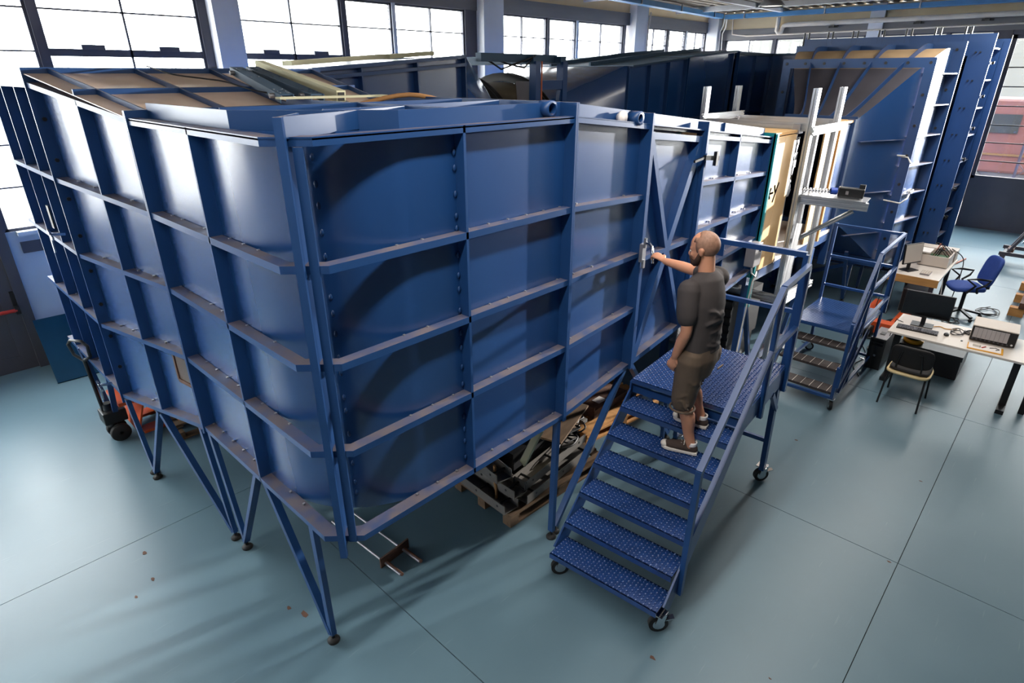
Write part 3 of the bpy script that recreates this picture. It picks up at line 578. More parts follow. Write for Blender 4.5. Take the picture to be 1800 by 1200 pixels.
# ------------------------------------------------------------------ first diffuser with its access door
T = thing('tunnel_diffuser', 'blue diffuser with an X-braced access door, between bend and test section', 'wind tunnel', (3.8, .8, 0), 'wind tunnel sections')
XA, XB = 2.03, 5.55
def dz(x): t = (x-XA)/(XB-XA); return (ZB+(1.53-ZB)*t, ZTP+(3.03-ZTP)*t)
def dy(x): return .05*(x-XA)/(XB-XA)
def dwall(x0, x1, **k): wall_grid(T, (x0, dy(x0), dz(x0)[0]), (x0, dy(x0), dz(x0)[1]), (x1, dy(x1), dz(x1)[0]), (x1, dy(x1), dz(x1)[1]), (0, 1, 0), **k)
dwall(XA, 2.96, bolts=1); dwall(3.93, XB, ribs=(.0, .47, .995), rails=(0, .27, .51, .75, .97), bolts=1)
def droof(x0, x1, dzz, w, t, name, m, y0=.1, y1=1.5):
    MB().plate([(x0, y0, dz(x0)[1]+dzz), (x1, y0, dz(x1)[1]+dzz), (x1, y1, dz(x1)[1]+dzz), (x0, y1, dz(x0)[1]+dzz)], (0, 0, t)).build(name, m, T)
droof(XA, XB, -.03, 0, .02, 'roof_panel', M_BLUE)
MB().plate([(XA, .105, dz(XA)[1]-.02), (XB, .155, dz(XB)[1]-.02), (XB, .155, dz(XB)[1]+.085), (XA, .105, dz(XA)[1]+.085)], (0, .012, 0)).build('roof_edge_flat', M_RIB, T)
MB().plate([(XA, .0, dz(XA)[1]-.006), (XB, .05, dz(XB)[1]-.006), (XB, .15, dz(XB)[1]-.006), (XA, .1, dz(XA)[1]-.006)], (0, 0, .01)).build('roof_ledge', M_RIB, T)
MB().plate([(XA, .1, ZB+.02), (XB, .14, 1.55), (XB, 1.2, 1.55), (XA, 1.85, ZB+.02)], (0, 0, .01)).build('belly_panel', M_BLUE, T)
MB().plate([(XA, 1.85, ZB), (XB, 1.2, 1.53), (XB, 1.2, 3.03), (XA, 1.85, ZTP)], (0, .01, 0)).build('side_panel', M_BLUE, T)
for x in (3.2, 4.5): bar('roof_flat', M_RIB, T, (x, .12, dz(x)[1]+.04), (x, 1.45, dz(x)[1]+.04), .012, .09)
ring(T, 'x', 2.03, .014, (-.012, 1.9, ZB-.02, ZTP+.085), .11)
# door post pair with the rubber seal between
MB().plate([(2.96, -.01, 1.24), (2.96, -.01, 3.38), (2.96, .1, 3.38), (2.96, .1, 1.24)], (.02, 0, 0)).build('door_post', M_RIB, T)
MB().plate([(2.985, .02, 1.25), (2.985, .02, 3.36), (2.985, .1, 3.36), (2.985, .1, 1.25)], (.03, 0, 0)).build('door_seal', M_RUB, T)
MB().plate([(3.9, -.005, 1.35), (3.9, -.005, 3.27), (3.9, .1, 3.27), (3.9, .1, 1.35)], (.03, 0, 0)).build('door_post', M_RIB, T)
xa, xb = 3.02, 3.9
pan = lambda x, t: V3((x, dy(x)+.08, dz(x)[0]+(dz(x)[1]-.05-dz(x)[0])*t))
D_ = MB().plate([pan(xa, 0), pan(xb, 0), pan(xb, 1), pan(xa, 1)], (0, .02, 0)).build('access_door', M_BLUE, T)
def dbar(x0, t0, x1, t1, w=.07, nm='door_brace'): a, b = pan(x0, t0)-V3((0, .035, 0)), pan(x1, t1)-V3((0, .035, 0)); return MB().bar(a, b, w, .075, up=(0, 1, 0)).build(nm, M_RIB, D_)
for s in (0.02, .98): dbar(xa+(xb-xa)*s, 0, xa+(xb-xa)*s, 1, .045, 'door_stile')
dbar(xa, 0.01, xb, .01, .05, 'door_rail'); dbar(xa, .985, xb, .985, .05, 'door_rail'); dbar(xa, .49, xb, .49, .04, 'door_rail')
xm = (xa+xb)/2
dbar(xa+.02, .97, xm, .49, .05); dbar(xm, .49, xb-.02, .97, .075); dbar(xa+.02, .02, xm, .49, .075); dbar(xm, .49, xb-.02, .02, .05)
MB().box(2.93, 2.985, -.04, -.01, 2.24, 2.39).box(2.945, 2.965, -.055, -.035, 2.36, 2.44).box(2.945, 2.97, -.05, -.03, 2.19, 2.26).build('latch_plate', M_STEEL, T)
MB().tube([(2.95, -.06, 2.40), (2.92, -.10, 2.41), (2.88, -.15, 2.40), (2.86, -.17, 2.36), (2.855, -.18, 2.28)], .013, 8).build('latch_handle', M_CHROME, T)
MB().bar((3.86, -.02, 2.98), (4.06, -.05, 2.96), .03, .04).bar((4.02, -.05, 2.9), (4.02, -.05, 3.02), .03, .04).bar((3.70, -.01, 2.96), (3.86, -.02, 2.98), .018, .02).build('toggle_clamp', M_BLK, T)
box('name_plate', M_PAPER, T, 5.05, 5.15, .125, .137, 1.74, 1.92); box('name_plate_band', mat('label_blue', (40, 90, 170), .5), T, 5.05, 5.15, .122, .126, 1.84, 1.90)
leg_frame(T, (1.99, .02), [(2.92, .04, 1.24)]); leg_frame(T, (3.95, .06), [(3.02, .04, 1.26), (4.9, .06, 1.45)]); leg_frame(T, (3.9, 1.4), [(3.0, 1.5, 1.26), (4.8, 1.3, 1.45)])
MB().lathe([(.0, 0), (.045, 0), (.045, .03), (.03, .032), (.03, .05), (0, .05)], 16, (2.66, .05, 3.36), 'y').build('roof_disc', M_PAPER, T)
MB().lathe([(.03, 0), (.05, 0), (.05, .09), (.03, .09), (.03, 0)], 14, (2.80, .0, 3.35), 'y').build('lifting_ring', M_RIB, T)
# ------------------------------------------------------------------ test section
T = thing('test_section', 'open test section with plywood walls between diffuser and contraction', 'wind tunnel', (6.8, .6, 0), 'wind tunnel sections')
ring(T, 'x', 5.56, .02, (.03, 1.22, 1.46, 3.07), .07, m=M_TEAL)
box('end_stop_edge', M_TEAL, T, 5.56, 5.60, .01, .05, 1.1, 3.06)
for x0, x1 in ((5.61, 5.86), (5.865, 6.2)): box('wall_board', M_TAN, T, x0, x1, .035, .06, 1.52, 3.02)
box('wall_board', M_TAN, T, 7.36, 7.86, .08, .10, 1.50, 2.98); box('edge_batten', M_EDGE, T, 7.87, 7.93, .05, .1, 1.45, 2.98)
box('edge_batten', M_SILV, T, 6.205, 6.225, .035, .09, 1.50, 3.02)
foil = MB(); fx_ = [6.235+.03*k+random.uniform(-.006, .006) for k in range(5)]
for k in range(4):
    for j in range(8):
        z0 = 2.3+j*.085; foil.add([(fx_[k], .05+random.uniform(-.012, .012), z0), (fx_[k+1], .05+random.uniform(-.012, .012), z0), (fx_[k+1], .05+random.uniform(-.012, .012), z0+.085), (fx_[k], .05+random.uniform(-.012, .012), z0+.085)], [(0, 1, 2, 3)])
foil.build('foil_sheet', mat('crumpled_foil', (206, 208, 212), .4, metal=.6), T)
box('far_wall_board', M_TAN, T, 5.6, 8.66, 1.15, 1.18, 1.52, 3.02); box('floor_board', M_PAPER, T, 5.6, 8.66, .1, 1.16, 1.46, 1.5)
box('roof_board', M_TAN, T, 5.6, 6.4, .06, 1.2, 3.03, 3.06); box('roof_board', M_TAN, T, 7.25, 8.66, .1, 1.2, 3.02, 3.05); box('roof_board', M_TAN, T, 6.4, 7.25, .55, 1.2, 3.02, 3.05)
box('seat_rail', M_RIB, T, 5.6, 8.66, .1, .2, 1.34, 1.45); box('seat_rail', M_RIB, T, 5.6, 8.66, 1.05, 1.15, 1.34, 1.45)
box('end_frame', M_RIB, T, 8.56, 8.64, .08, .18, .95, 3.06); box('wall_board', M_BLUE, T, 7.95, 8.55, .12, .14, 1.5, 3.0)
MK = mat('marker_ink', (16, 14, 14), .95, spec=.0)
st_ = [((5.655, 2.42), (5.775, 2.42)), ((5.655, 2.42), (5.70, 2.48)), ((5.655, 2.42), (5.70, 2.36)), ((5.79, 2.50), (5.835, 2.42)), ((5.90, 2.52), (5.80, 2.31))]
am = MB()
for (x0, z0), (x1, z1) in st_: am.bar((x0, .034, z0), (x1, .034, z1), .006, .022)
am.build('arrow_mark', MK, T)
box('note', M_PAPER, T, 7.62, 7.70, .076, .081, 2.22, 2.32)
for x, y in ((5.68, .12), (5.68, 1.1), (7.9, .12), (7.9, 1.1)): bar('leg', M_RIB, T, (x, y, 0.02), (x, y, 1.34), .08, .08)
bar('leg_brace', M_RIB, T, (5.68, .12, 1.2), (6.2, .12, .1), .05, .05); bar('leg_brace', M_RIB, T, (7.9, .12, 1.2), (7.3, .12, .1), .05, .05); bar('base_beam', M_RIB, T, (5.68, .12, .12), (7.9, .12, .12), .07, .1)
t = thing('junction_box', 'grey electrical box with white cable at the diffuser end', 'electrical box', (5.4, 0, 1.6))
box('enclosure', M_SILV, t, 5.30, 5.50, -.06, .05, 1.66, 1.92, bevel=.008); MB().cyl((5.44, -.07, 1.84), (5.44, -.058, 1.84), .018, 12).build('knob', M_BLK, t)
MB().tube([(5.36, -.02, 1.66), (5.37, -.03, 1.58), (5.45, -.05, 1.52), (5.52, -.03, 1.56), (5.53, .0, 1.45), (5.50, .02, .9), (5.42, .02, .1)], .009, 6).build('cable', M_CABLEW, t)
# aluminium traverse frame
def profile(name, P, p0, p1, w=.045, h=.045, up=(0, 0, 1), m=M_ALU):
    p0 = V3(p0); p1 = V3(p1); d = (p1-p0).normalized(); u = V3(up)
    if abs(d.dot(u)) > .99: u = V3((0, 1, 0))
    sd = d.cross(u).normalized(); u = sd.cross(d)
    def side(n_, L, flip):
        out = []; 
        for k in range(n_): c = -L/2+L*(k+.5)/n_; out += [(c-.008, 0), (c-.008, .014), (c+.008, .014), (c+.008, 0)]
        return out
    nw, nh = max(1, round(w/.045)), max(1, round(h/.045)); pts = [(-w/2, -h/2)]
    pts += [(a, -h/2+b) for a, b in side(nw, w, 0)]+[(w/2, -h/2)]+[(w/2-b, a) for a, b in side(nh, h, 0)]+[(w/2, h/2)]+[(-a, h/2-b) for a, b in side(nw, w, 0)]+[(-w/2, h/2)]+[(-w/2+b, -a) for a, b in side(nh, h, 0)]
    return MB().plate([p0+sd*a+u*b for a, b in pts], p1-p0).build(name, m, P)
R_ = thing('traverse_frame', 'aluminium profile frame standing around the test section', 'frame', (6.75, .6, 0))
for x, y in ((6.3, -.06), (7.22, -.06), (6.35, 1.27), (7.27, 1.27)):
    profile('post', R_, (x, y, .03), (x, y, 3.5), .09, .06); box('foot_plate', M_STEEL, R_, x-.08, x+.08, y-.08, y+.08, 0, .03)
for x in (6.33, 7.25): profile('cross_beam', R_, (x, -.02, 3.09), (x, 1.25, 3.09), .045, .09)
for y, z in ((1.22, 3.14), (-.12, 3.06)): profile('cross_beam', R_, (6.2, y, z), (7.4, y, z), .045, .09)
profile('cross_beam', R_, (6.2, -.12, 1.02), (7.3, -.12, 1.02), .09, .09); profile('cross_beam', R_, (6.25, -.12, 1.04), (6.25, 1.2, 1.04), .09, .09)
profile('leaning_post', R_, (6.34, -.14, 2.0), (6.02, -.20, 1.06), .06, .045); profile('inner_post', R_, (6.66, -.02, .05), (6.66, -.02, 3.05), .06, .06)
AZ = 2.30
profile('arm', R_, (6.42, -.05, AZ-.03), (6.62, -.76, AZ-.06), .09, .09); profile('arm', R_, (6.72, -.05, AZ-.03), (6.86, -.70, AZ-.06), .05, .09)
profile('arm_brace', R_, (6.38, -.10, 1.78), (6.60, -.62, 2.18), .045, .045)
MB().plate([(6.40, .0, AZ+.02), (6.80, .0, AZ+.02), (6.92, -.70, AZ-.01), (6.57, -.74, AZ-.01)], (0, 0, .01)).build('arm_plate', M_ALU, R_)
for x, y in ((6.33, .1), (7.25, .0), (6.38, 1.24), (7.24, 1.24)): MB().box(x-.06, x+.06, y-.06, y+.02, 3.02, 3.12).build('corner_bracket', M_STEEL, R_)
t = thing('servo_motor', 'black motor with blue coupling on the aluminium arm', 'motor', (6.7, -.55, AZ))
MB().bar((6.66, -.40, AZ+.075), (6.74, -.66, AZ+.065), .10, .11).build('motor_body', M_BLK, t, bevel=.01); MB().bar((6.74, -.60, AZ+.14), (6.75, -.66, AZ+.14), .05, .05).build('connector', M_BLK, t)
MB().cyl((6.62, -.33, AZ+.075), (6.65, -.39, AZ+.075), .04, 14).build('coupling', mat('coupling_blue', (40, 80, 180), .4), t)
b = MB()
for k in range(9): q = lerp((6.54, -.05, AZ+.065), (6.62, -.31, AZ+.07), k/8); b.lathe([(.012, -.01), (.03, -.008), (.03, .008), (.012, .01)], 10, q, 'y')
b.cyl((6.54, -.04, AZ+.065), (6.62, -.32, AZ+.07), .011, 8).build('lead_screw', M_CHROME, t); box('spec_label', M_SILV, t, 6.635, 6.64, -.52, -.45, AZ+.05, AZ+.09)
o = MB().box(5.95, 6.9, .35, 1.0, .32, 1.0).build('equipment_case', M_BOXD); tag(o, 'charcoal ribbed case on the floor under the test section', 'case')
for k in range(6): box('case_rib', M_BLK, o, 5.93, 5.95, .35, 1.0, .36+k*.11, .42+k*.11)
box('case_base', M_BLK, o, 5.98, 6.87, .38, .97, 0, .32)
# ------------------------------------------------------------------ contraction and settling chamber
T = thing('tunnel_contraction', 'tall blue contraction with wide bolted flanges at the right', 'wind tunnel', (10, .6, 0), 'wind tunnel sections')
YC, ZCc = .6, 2.29
def cs(x):   # half width, half height of the duct at x
    t = min(1, max(0, (x-8.7)/1.75))**.92; k = t*t*(3-2*t); return (.43+.65*k, .72+.98*k)
xsx = [8.7+1.75*k/20 for k in range(21)]+[10.8]
def sheet(name, m, f, nv=8, xr=None):
    b = MB(); X_ = xr or xsx; n = len(X_)
    vs = [f(x, -1+2*j/nv) for x in X_ for j in range(nv+1)]
    b.add(vs, [(i*(nv+1)+j, i*(nv+1)+j+1, (i+1)*(nv+1)+j+1, (i+1)*(nv+1)+j) for i in range(n-1) for j in range(nv)], True); return b.build(name, m, T)
XF = [x for x in xsx if x < 9.79]+[9.8]; XR = [9.8]+[x for x in xsx if x > 9.81]
sheet('top_sheet', M_DSHEET, lambda x, v: (x, YC+cs(x)[0]*v, ZCc+cs(x)[1]), 8, XF); sheet('shoulder_sheet', M_BRASS, lambda x, v: (x, YC+cs(x)[0]*v, ZCc+cs(x)[1]), 8, XR); sheet('belly_sheet', M_BLUE, lambda x, v: (x, YC+cs(x)[0]*v, ZCc-cs(x)[1]))
sheet('side_sheet', M_BLUE, lambda x, v: (x, YC-cs(x)[0], ZCc+cs(x)[1]*v)); sheet('side_sheet', M_BLUE, lambda x, v: (x, YC+cs(x)[0], ZCc+cs(x)[1]*v))
for v in (-.74, -.26, .22, .70):
    b = MB(); lo = [V3((x, YC+cs(x)[0]*v, ZCc+cs(x)[1])) for x in xsx]; hi = []
    for i, p in enumerate(lo):
        d = (lo[min(i+1, len(lo)-1)]-lo[max(i-1, 0)]); n = V3((-d.z, 0, d.x)).normalized(); hi.append(p+n*.075)
    for i in range(len(lo)-1): b.plate([lo[i], lo[i+1], hi[i+1], hi[i]], (0, .012, 0))
    b.build('roof_rib', M_RIB, T)
for z, s0 in ((2.72, 9.0), (1.95, 8.8), (1.3, 9.1)):
    for sg in (-1,):
        seg = [s0+(9.8-s0)*k/8 for k in range(9)]; b = MB()
        for i in range(8):
            a0, a1 = cs(seg[i])[0], cs(seg[i+1])[0]; b.plate([(seg[i], YC+sg*a0, z), (seg[i+1], YC+sg*a1, z), (seg[i+1], YC+sg*(a1+.04), z), (seg[i], YC+sg*(a0+.04), z)], (0, 0, .012))
        b.build('side_rib', M_RIB, T)
ring(T, 'x', 9.80, .02, (-.48, 1.69, .72, 3.86), .135, holes=7)
ring(T, 'x', 8.68, .02, (.09, 1.11, 1.48, 3.09), .08)
ring(T, 'x', 10.80, .03, (-.63, 1.88, .48, 4.09), .22, holes=6)
for k, z in enumerate([1.0+.44*i for i in range(7)]):
    MB().plate([(9.82, -.45, z), (10.8, -.62, z), (10.8, -.46, z), (10.3, -.44, z), (10.05, -.38, z), (9.82, -.32, z)], (0, 0, .014)).build('side_shelf', M_RIB, T)
for y in (0.0, 1.2): leg_frame(T, (9.85, y), [(9.9, y, .8), (9.4, y, 1.0)]); leg_frame(T, (10.7, y), [(10.75, y, .6)])
bar('cross_brace', M_RIB, T, (9.86, -.1, .75), (9.86, 1.3, .12), .06, .06)
T = thing('settling_chamber', 'blue settling chamber with studded wide flange beside the glazed gate', 'wind tunnel', (12.5, .6, 0), 'wind tunnel sections')
ring(T, 'x', 11.70, .03, (-.86, 2.08, .34, 4.23), .32, holes=0)
MB().plate([(10.85, -.42, .7), (11.7, -.46, .6), (11.7, -.46, 4.0), (10.85, -.42, 3.9)], (0, .02, 0)).build('side_panel', M_BLUE, T)
MB().plate([(10.85, -.42, 3.86), (11.7, -.46, 3.95), (11.7, 1.7, 3.95), (10.85, 1.6, 3.86)], (0, 0, .02)).build('roof_panel', M_BLUE, T)
for z in [.95+.46*i for i in range(7)]: MB().plate([(10.84, -.60, z), (11.2, -.52, z), (11.2, -.44, z), (10.84, -.42, z)], (0, 0, .014)).build('side_shelf', M_RIB, T)
st = MB()
for i in range(9):
    z = .6+i*.42
    for dx in (.0, .06): st.cyl((11.66, -.70+dx, z), (11.70, -.70+dx, z), .014, 6)
for i in range(7):
    y = -.5+i*.42
    st.cyl((11.715, y, 4.05), (11.715, y, 4.34), .016, 6).cyl((11.715, y+.08, 4.05), (11.715, y+.08, 4.34), .016, 6)
stuff(st.build('flange_stud', M_BLK, T))
wall_grid(T, (11.76, -.74, .36), (11.76, -.74, 4.15), (13.1, -.80, .36), (13.1, -.80, 4.15), (0, 1, 0), ribs=(.02, .98), rails=(0, .12, .24, .36, .48, .6, .72, .84, .97), depth=.16, rh=.02)
ring(T, 'x', 13.1, .03, (-.9, 2.1, .34, 4.2), .3)
for i in range(7):
    z = .8+i*.5; MB().bar((11.74, -.90, z), (11.9, -.82, z), .03, .04).bar((11.9, -.9, z+.01), (11.9, -.8, z+.01), .02, .03).build('toggle_clamp', M_BLK, T)
MB().plate([(11.75, -.6, 4.0), (15.9, -.6, 4.05), (15.9, 2.0, 4.05), (11.75, 2.0, 4.0)], (0, 0, .02)).build('roof_panel', M_BLUE, T)
MB().strip([(13.1, -.62), (15.2, -.62), (15.9, .1), (15.9, 2.0)], .01, .36, 4.0).build('side_panel', M_BLUE, T); MB().strip([(13.4, 2.0), (11.7, 2.0), (10.8, 1.7)], .01, .36, 4.0).build('side_panel', M_BLUE, T)
MB().prism([(10.85, -.4), (15.2, -.6), (15.9, .1), (15.9, 2.0), (10.85, 1.7)], .4, .42).build('belly_panel', M_BLUE, T)
for x in (11.9, 13.4, 15.0):
    for y in (-.5, 1.6): leg_frame(T, (x, y), [(x, y, .42)])
o = MB()
pts = [(9.79, .3, 2.62), (9.79, .1, 2.55), (9.79, -.2, 2.5), (9.79, -.44, 2.48), (9.75, -.5, 2.40)]
o.tube(pts, .012, 6); pts = [(9.79, .35, 2.55), (9.79, 0, 2.5), (9.78, -.4, 2.50)]; o.tube(pts, .012, 6)
o = o.build('signal_cable', M_CABLEW); tag(o, 'pale signal cables strung across the contraction flange', 'cable')
o = MB(); 
for k in range(7): r = .06+.02*random.random(); o.tube([(10.15+r*1.6*math.cos(a/10*math.pi*2)+random.uniform(-.02, .02), -.52+r*.5*math.sin(a/10*math.pi*2), 1.915+.006*k) for a in range(10)], .006, 5, True)
o = o.tube([(10.15, -.52, 1.92), (9.9, -.55, 1.86), (9.74, -.50, 1.80), (9.74, -.1, 1.84), (9.74, .3, 1.82)], .012, 6).build('cable_coil', M_CABLEW); tag(o, 'tangled white cable coil lying on a side shelf of the contraction', 'cable')

# ------------------------------------------------------------------ rolling stairs
def caster(P, q, s=1.0, rot=0.):   # swivel caster whose wheel touches the floor at q
    x, y = q; r = .062*s; c, s_ = math.cos(rot), math.sin(rot); ax = V3((-s_, c, 0)); ctr = V3((x, y, r))
    MB().cyl(ctr-ax*.016*s, ctr+ax*.016*s, r, 20).build('caster_tyre', M_RUB, P)
    MB().cyl(ctr-ax*.019*s, ctr+ax*.019*s, r*.62, 14).build('caster_hub', M_CHROME, P)
    f = MB()
    for k in (-1, 1): f.bar(ctr+ax*.026*s*k, ctr+ax*.026*s*k+V3((c*.02, s_*.02, r+.03*s)), .004, .05*s, up=(c, s_, 0))
    f.box(x-.04*s, x+.04*s, y-.04*s, y+.04*s, 2*r+.02*s, 2*r+.03*s).bar(ctr+V3((c*.05, s_*.05, .035)), ctr+V3((c*.11, s_*.11, .05)), .035*s, .008); f.build('caster_fork', M_CHROME, P)
def dimple_plate(w, d, t, pitch, m, lip=.03):   # perforated tread: width along -v (0..-w), depth along u (0..d), top at z=0
    b = MB().box(0, d, -w, 0, -t, 0).box(-.002, .012, -w, 0, -t-lip, 0).box(d-.012, d, -w, 0, -t-lip, 0)
    nu, nv = int(d/pitch), int(w/pitch); vs = []; fs = []
    for i in range(nu):
        for j in range(nv):
            u = (i+.5)*d/nu; v = -(j+.5)*w/nv; k = len(vs)
            if (i+j) % 2 == 0: a, c = .0105, .0055
            else: a, c = .0065, .0035
            for q in range(6): an = q*math.pi/3; vs.append((u+a*math.cos(an), v+a*math.sin(an), .0))
            for q in range(6): an = q*math.pi/3; vs.append((u+c*math.cos(an), v+c*math.sin(an), .0075))
            fs += [(k+q, k+(q+1) % 6, k+6+(q+1) % 6, k+6+q) for q in range(6)]+[tuple(k+6+q for q in range(6))]
    f0 = len(b.f); b.add(vs, fs); f1 = len(b.f)
    for j in range(nv): b.box(-.004, 0, -(j+.6)*w/nv, -(j+.4)*w/nv, -t*.8, -t*.3)
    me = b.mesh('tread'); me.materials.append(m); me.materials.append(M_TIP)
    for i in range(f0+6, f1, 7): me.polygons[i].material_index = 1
    return me
def rails(P, W, w=.036, name='rail'):
    for a, b in W: MB().bar(a, b, w, w).build(name, M_STAIR, P)
S1 = thing('rolling_stairs', 'blue rolling steps with platform and handrail that the man stands on', 'steps', (2.6, -.75, 0), 'blue rolling access steps')
O1, YW = (1.555, -.265, 0), math.radians(4.3); L1 = xform(O1, YW); W1 = .93
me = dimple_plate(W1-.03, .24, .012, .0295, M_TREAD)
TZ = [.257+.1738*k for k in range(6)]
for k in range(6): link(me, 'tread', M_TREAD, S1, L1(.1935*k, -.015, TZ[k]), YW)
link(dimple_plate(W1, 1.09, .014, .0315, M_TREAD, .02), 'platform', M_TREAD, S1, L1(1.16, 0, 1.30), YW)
for v in (.0, -W1):
    a = V3(L1(.13, v, .20)); b = V3(L1(1.22, v, 1.17)); MB().bar(a, b, .014, .16, up=(0, 0, 1)).build('stringer', M_STAIR, S1)
    MB().bar(L1(1.15, v, 1.20), L1(2.26, v, 1.20), .014, .17).build('platform_skirt', M_STAIR, S1)
    bar('leg', M_STAIR, S1, L1(2.2, v+(.02 if v < 0 else -.02), 1.12), L1(2.29, v+(.02 if v < 0 else -.02), .15), .045, .06)
    bar('leg_brace', M_STAIR, S1, L1(1.98, v, 1.12), L1(2.23, v, .86), .03, .045)
    caster(S1, L1(2.32, v+(.03 if v < 0 else -.03), 0)[:2], 1.15, -.7); caster(S1, L1(.10, v+(.03 if v < 0 else -.05), 0)[:2], 1.15, -.75)
bar('cross_member', M_STAIR, S1, L1(1.2, 0, 1.2), L1(1.2, -W1, 1.2), .03, .06); bar('cross_member', M_STAIR, S1, L1(2.23, 0, 1.2), L1(2.23, -W1, 1.2), .03, .1); bar('cross_member', M_STAIR, S1, L1(2.25, -.02, .5), L1(2.25, -W1+.02, .5), .03, .04)
bar('cross_member', M_STAIR, S1, L1(1.7, 0, 1.17), L1(1.7, -W1, 1.17), .04, .05); bar('leg_brace', M_STAIR, S1, L1(1.25, -.05, 1.1), L1(2.2, -.05, .4), .03, .045)
bar('support_strut', M_STAIR, S1, L1(1.35, -.25, 1.2), L1(1.35, -.25, .72), .03, .03)
v = -W1-.022; HR = [(.33, 1.27), (1.58, 2.20), (2.25, 2.21)]
MB().bar(L1(.30, v, .22), L1(.33, v, 1.28), .04, .04).build('rail_post', M_STAIR, S1)
for u, z0 in ((1.60, 1.08), (2.25, 1.05)): MB().bar(L1(u, v, z0), L1(u, v, 2.2), .04, .04).build('rail_post', M_STAIR, S1)
for (u0, z0), (u1, z1) in zip(HR[:-1], HR[1:]): MB().bar(L1(u0, v, z0), L1(u1, v, z1), .042, .042).build('handrail', M_STAIR, S1)
rails(S1, [(L1(.32, v, .68), L1(1.60, v, 1.68)), (L1(1.6, v, 1.67), L1(2.25, v, 1.67))], name='mid_rail')
for vv in (-.04, -W1+.02): MB().bar(L1(2.29, vv, 1.02), L1(2.29, vv, 2.29), .04, .04).build('rail_post', M_STAIR, S1)
rails(S1, [(L1(2.29, -.04, 2.29), L1(2.29, -W1+.02, 2.29))], .045, 'handrail'); rails(S1, [(L1(2.29, -.04, 1.79), L1(2.29, -W1+.02, 1.79))], name='mid_rail')
# second, lower steps
S2 = thing('rolling_stairs', 'lower blue steps with dark grit treads beside the contraction', 'steps', (6.6, -.65, 0), 'blue rolling access steps')
L2 = xform((5.84, -.27, 0), 0); W2 = .77
for k in range(3):
    tr = MB().box(0, .2, -W2+.02, -.02, -.03, 0).build('tread', M_GRIT, S2); tr.location = L2(.04+.215*k, 0, .2*(k+1)); attach(tr, S2)
    for j in range(7): box('grit_joint', M_SOLE, tr, L2(.04+.215*k, 0, 0)[0], L2(.04+.215*k+.2, 0, 0)[0], -.27-.09-j*.1, -.27-.09-j*.1+.004, .2*(k+1), .2*(k+1)+.002)
pl = MB().box(0, 1.08, -W2, 0, -.03, 0)
for i in range(34): pl.box(.012+i*.0315, .012+i*.0315+.014, -W2+.01, -.01, 0, .012)
pl = pl.build('platform', M_STAIR, S2); pl.location = L2(.52, 0, .8); attach(pl, S2)
for v in (0, -W2):
    bar('stringer', M_STAIR, S2, L2(.0, v, .12), L2(.56, v, .76), .03, .06); bar('base_rail', M_STAIR, S2, L2(0, v, .15), L2(1.6, v, .15), .035, .035)
    for u, z1 in ((0, .55 if v else .3), (.54, .8), (1.58, 1.85)): bar('post', M_STAIR, S2, L2(u, v, .13), L2(u, v, z1), .036, .036)
    caster(S2, L2(.0, v, 0)[:2], .95, .5); caster(S2, L2(1.58, v, 0)[:2], .95, 2.)
bar('base_rail', M_STAIR, S2, L2(0, 0, .15), L2(0, -W2, .15), .035, .035); bar('base_rail', M_STAIR, S2, L2(1.58, 0, .15), L2(1.58, -W2, .15), .035, .035)
bar('cross_member', M_STAIR, S2, L2(.7, 0, .55), L2(.7, -W2, .55), .035, .035)
v = -W2-.03
for u, z0, z1 in ((.0, .3, 1.1), (.50, .8, 1.78), (1.55, .8, 1.85)): bar('rail_post', M_STAIR, S2, L2(u, v, z0), L2(u, v, z1), .034, .034)
for dz_ in (0, .42, .82):
    rails(S2, [(L2(.0, v, 1.12-dz_), L2(.50, v, 1.80-dz_)), (L2(.5, v, 1.80-dz_), L2(1.55, v, 1.84-dz_))], .032, 'handrail' if dz_ == 0 else 'mid_rail'); rails(S2, [(L2(1.57, 0, 1.83-dz_), L2(1.57, v, 1.83-dz_))], .032, 'back_rail')
bar('knee_brace', M_STAIR, S2, L2(.1, v, .2), L2(.9, v, .75), .03, .03)

# ------------------------------------------------------------------ desks and what stands on them
def cable(pts, r=.006, m=M_CABLE, name='cable', label='', n=6):
    # Catmull-Rom through the points
    P = [V3(p) for p in pts]; out = []
    for i in range(len(P)-1):
        a, b, c, d = P[max(i-1, 0)], P[i], P[i+1], P[min(i+2, len(P)-1)]
        for k in range(5):
            t = k/5; out.append(.5*((2*b)+(c-a)*t+(2*a-5*b+4*c-d)*t*t+(3*b-a-3*c+d)*t**3))
    out.append(P[-1]); o = MB().tube(out, r, n).build(name, m)
    if label: tag(o, label, 'cable')
    return o
def loops(cx, cy, z, r, turns, jit, seed):
    rnd = random.Random(seed); pts = []
    for k in range(turns*7):
        a = k*2*math.pi/7; q = r*(1+rnd.uniform(-jit, jit)); pts.append((cx+q*math.cos(a)+rnd.uniform(-.02, .02), cy+q*.6*math.sin(a)+rnd.uniform(-.02, .02), z+.004*k/7+rnd.uniform(0, .012)))
    return pts
t = thing('desk', 'white-topped desk with black C-legs and the black monitor', 'desk', (7.5, -1.9, 0))
box('desktop', M_LAM, t, 7.04, 7.84, -2.62, -1.22, .672, .70, bevel=.004)
for y in (-1.31, -2.53):
    box('leg', M_BLK, t, 7.26, 7.34, y-.035, y+.035, .05, .672); box('foot', M_BLK, t, 7.08, 7.76, y-.04, y+.04, 0, .05); box('top_arm', M_BLK, t, 7.12, 7.78, y-.025, y+.025, .64, .672)
box('back_rail', M_BLK, t, 7.72, 7.76, -2.5, -1.34, .60, .66)
o = box('orange_rail', M_CABLEO, None, 7.02, 7.6, -2.78, -2.66, .62, .645); tag(o, 'terracotta board edge against the right end of the white desk', 'board')
box('board_leg', M_BLK, o, 7.25, 7.32, -2.75, -2.69, 0, .62)
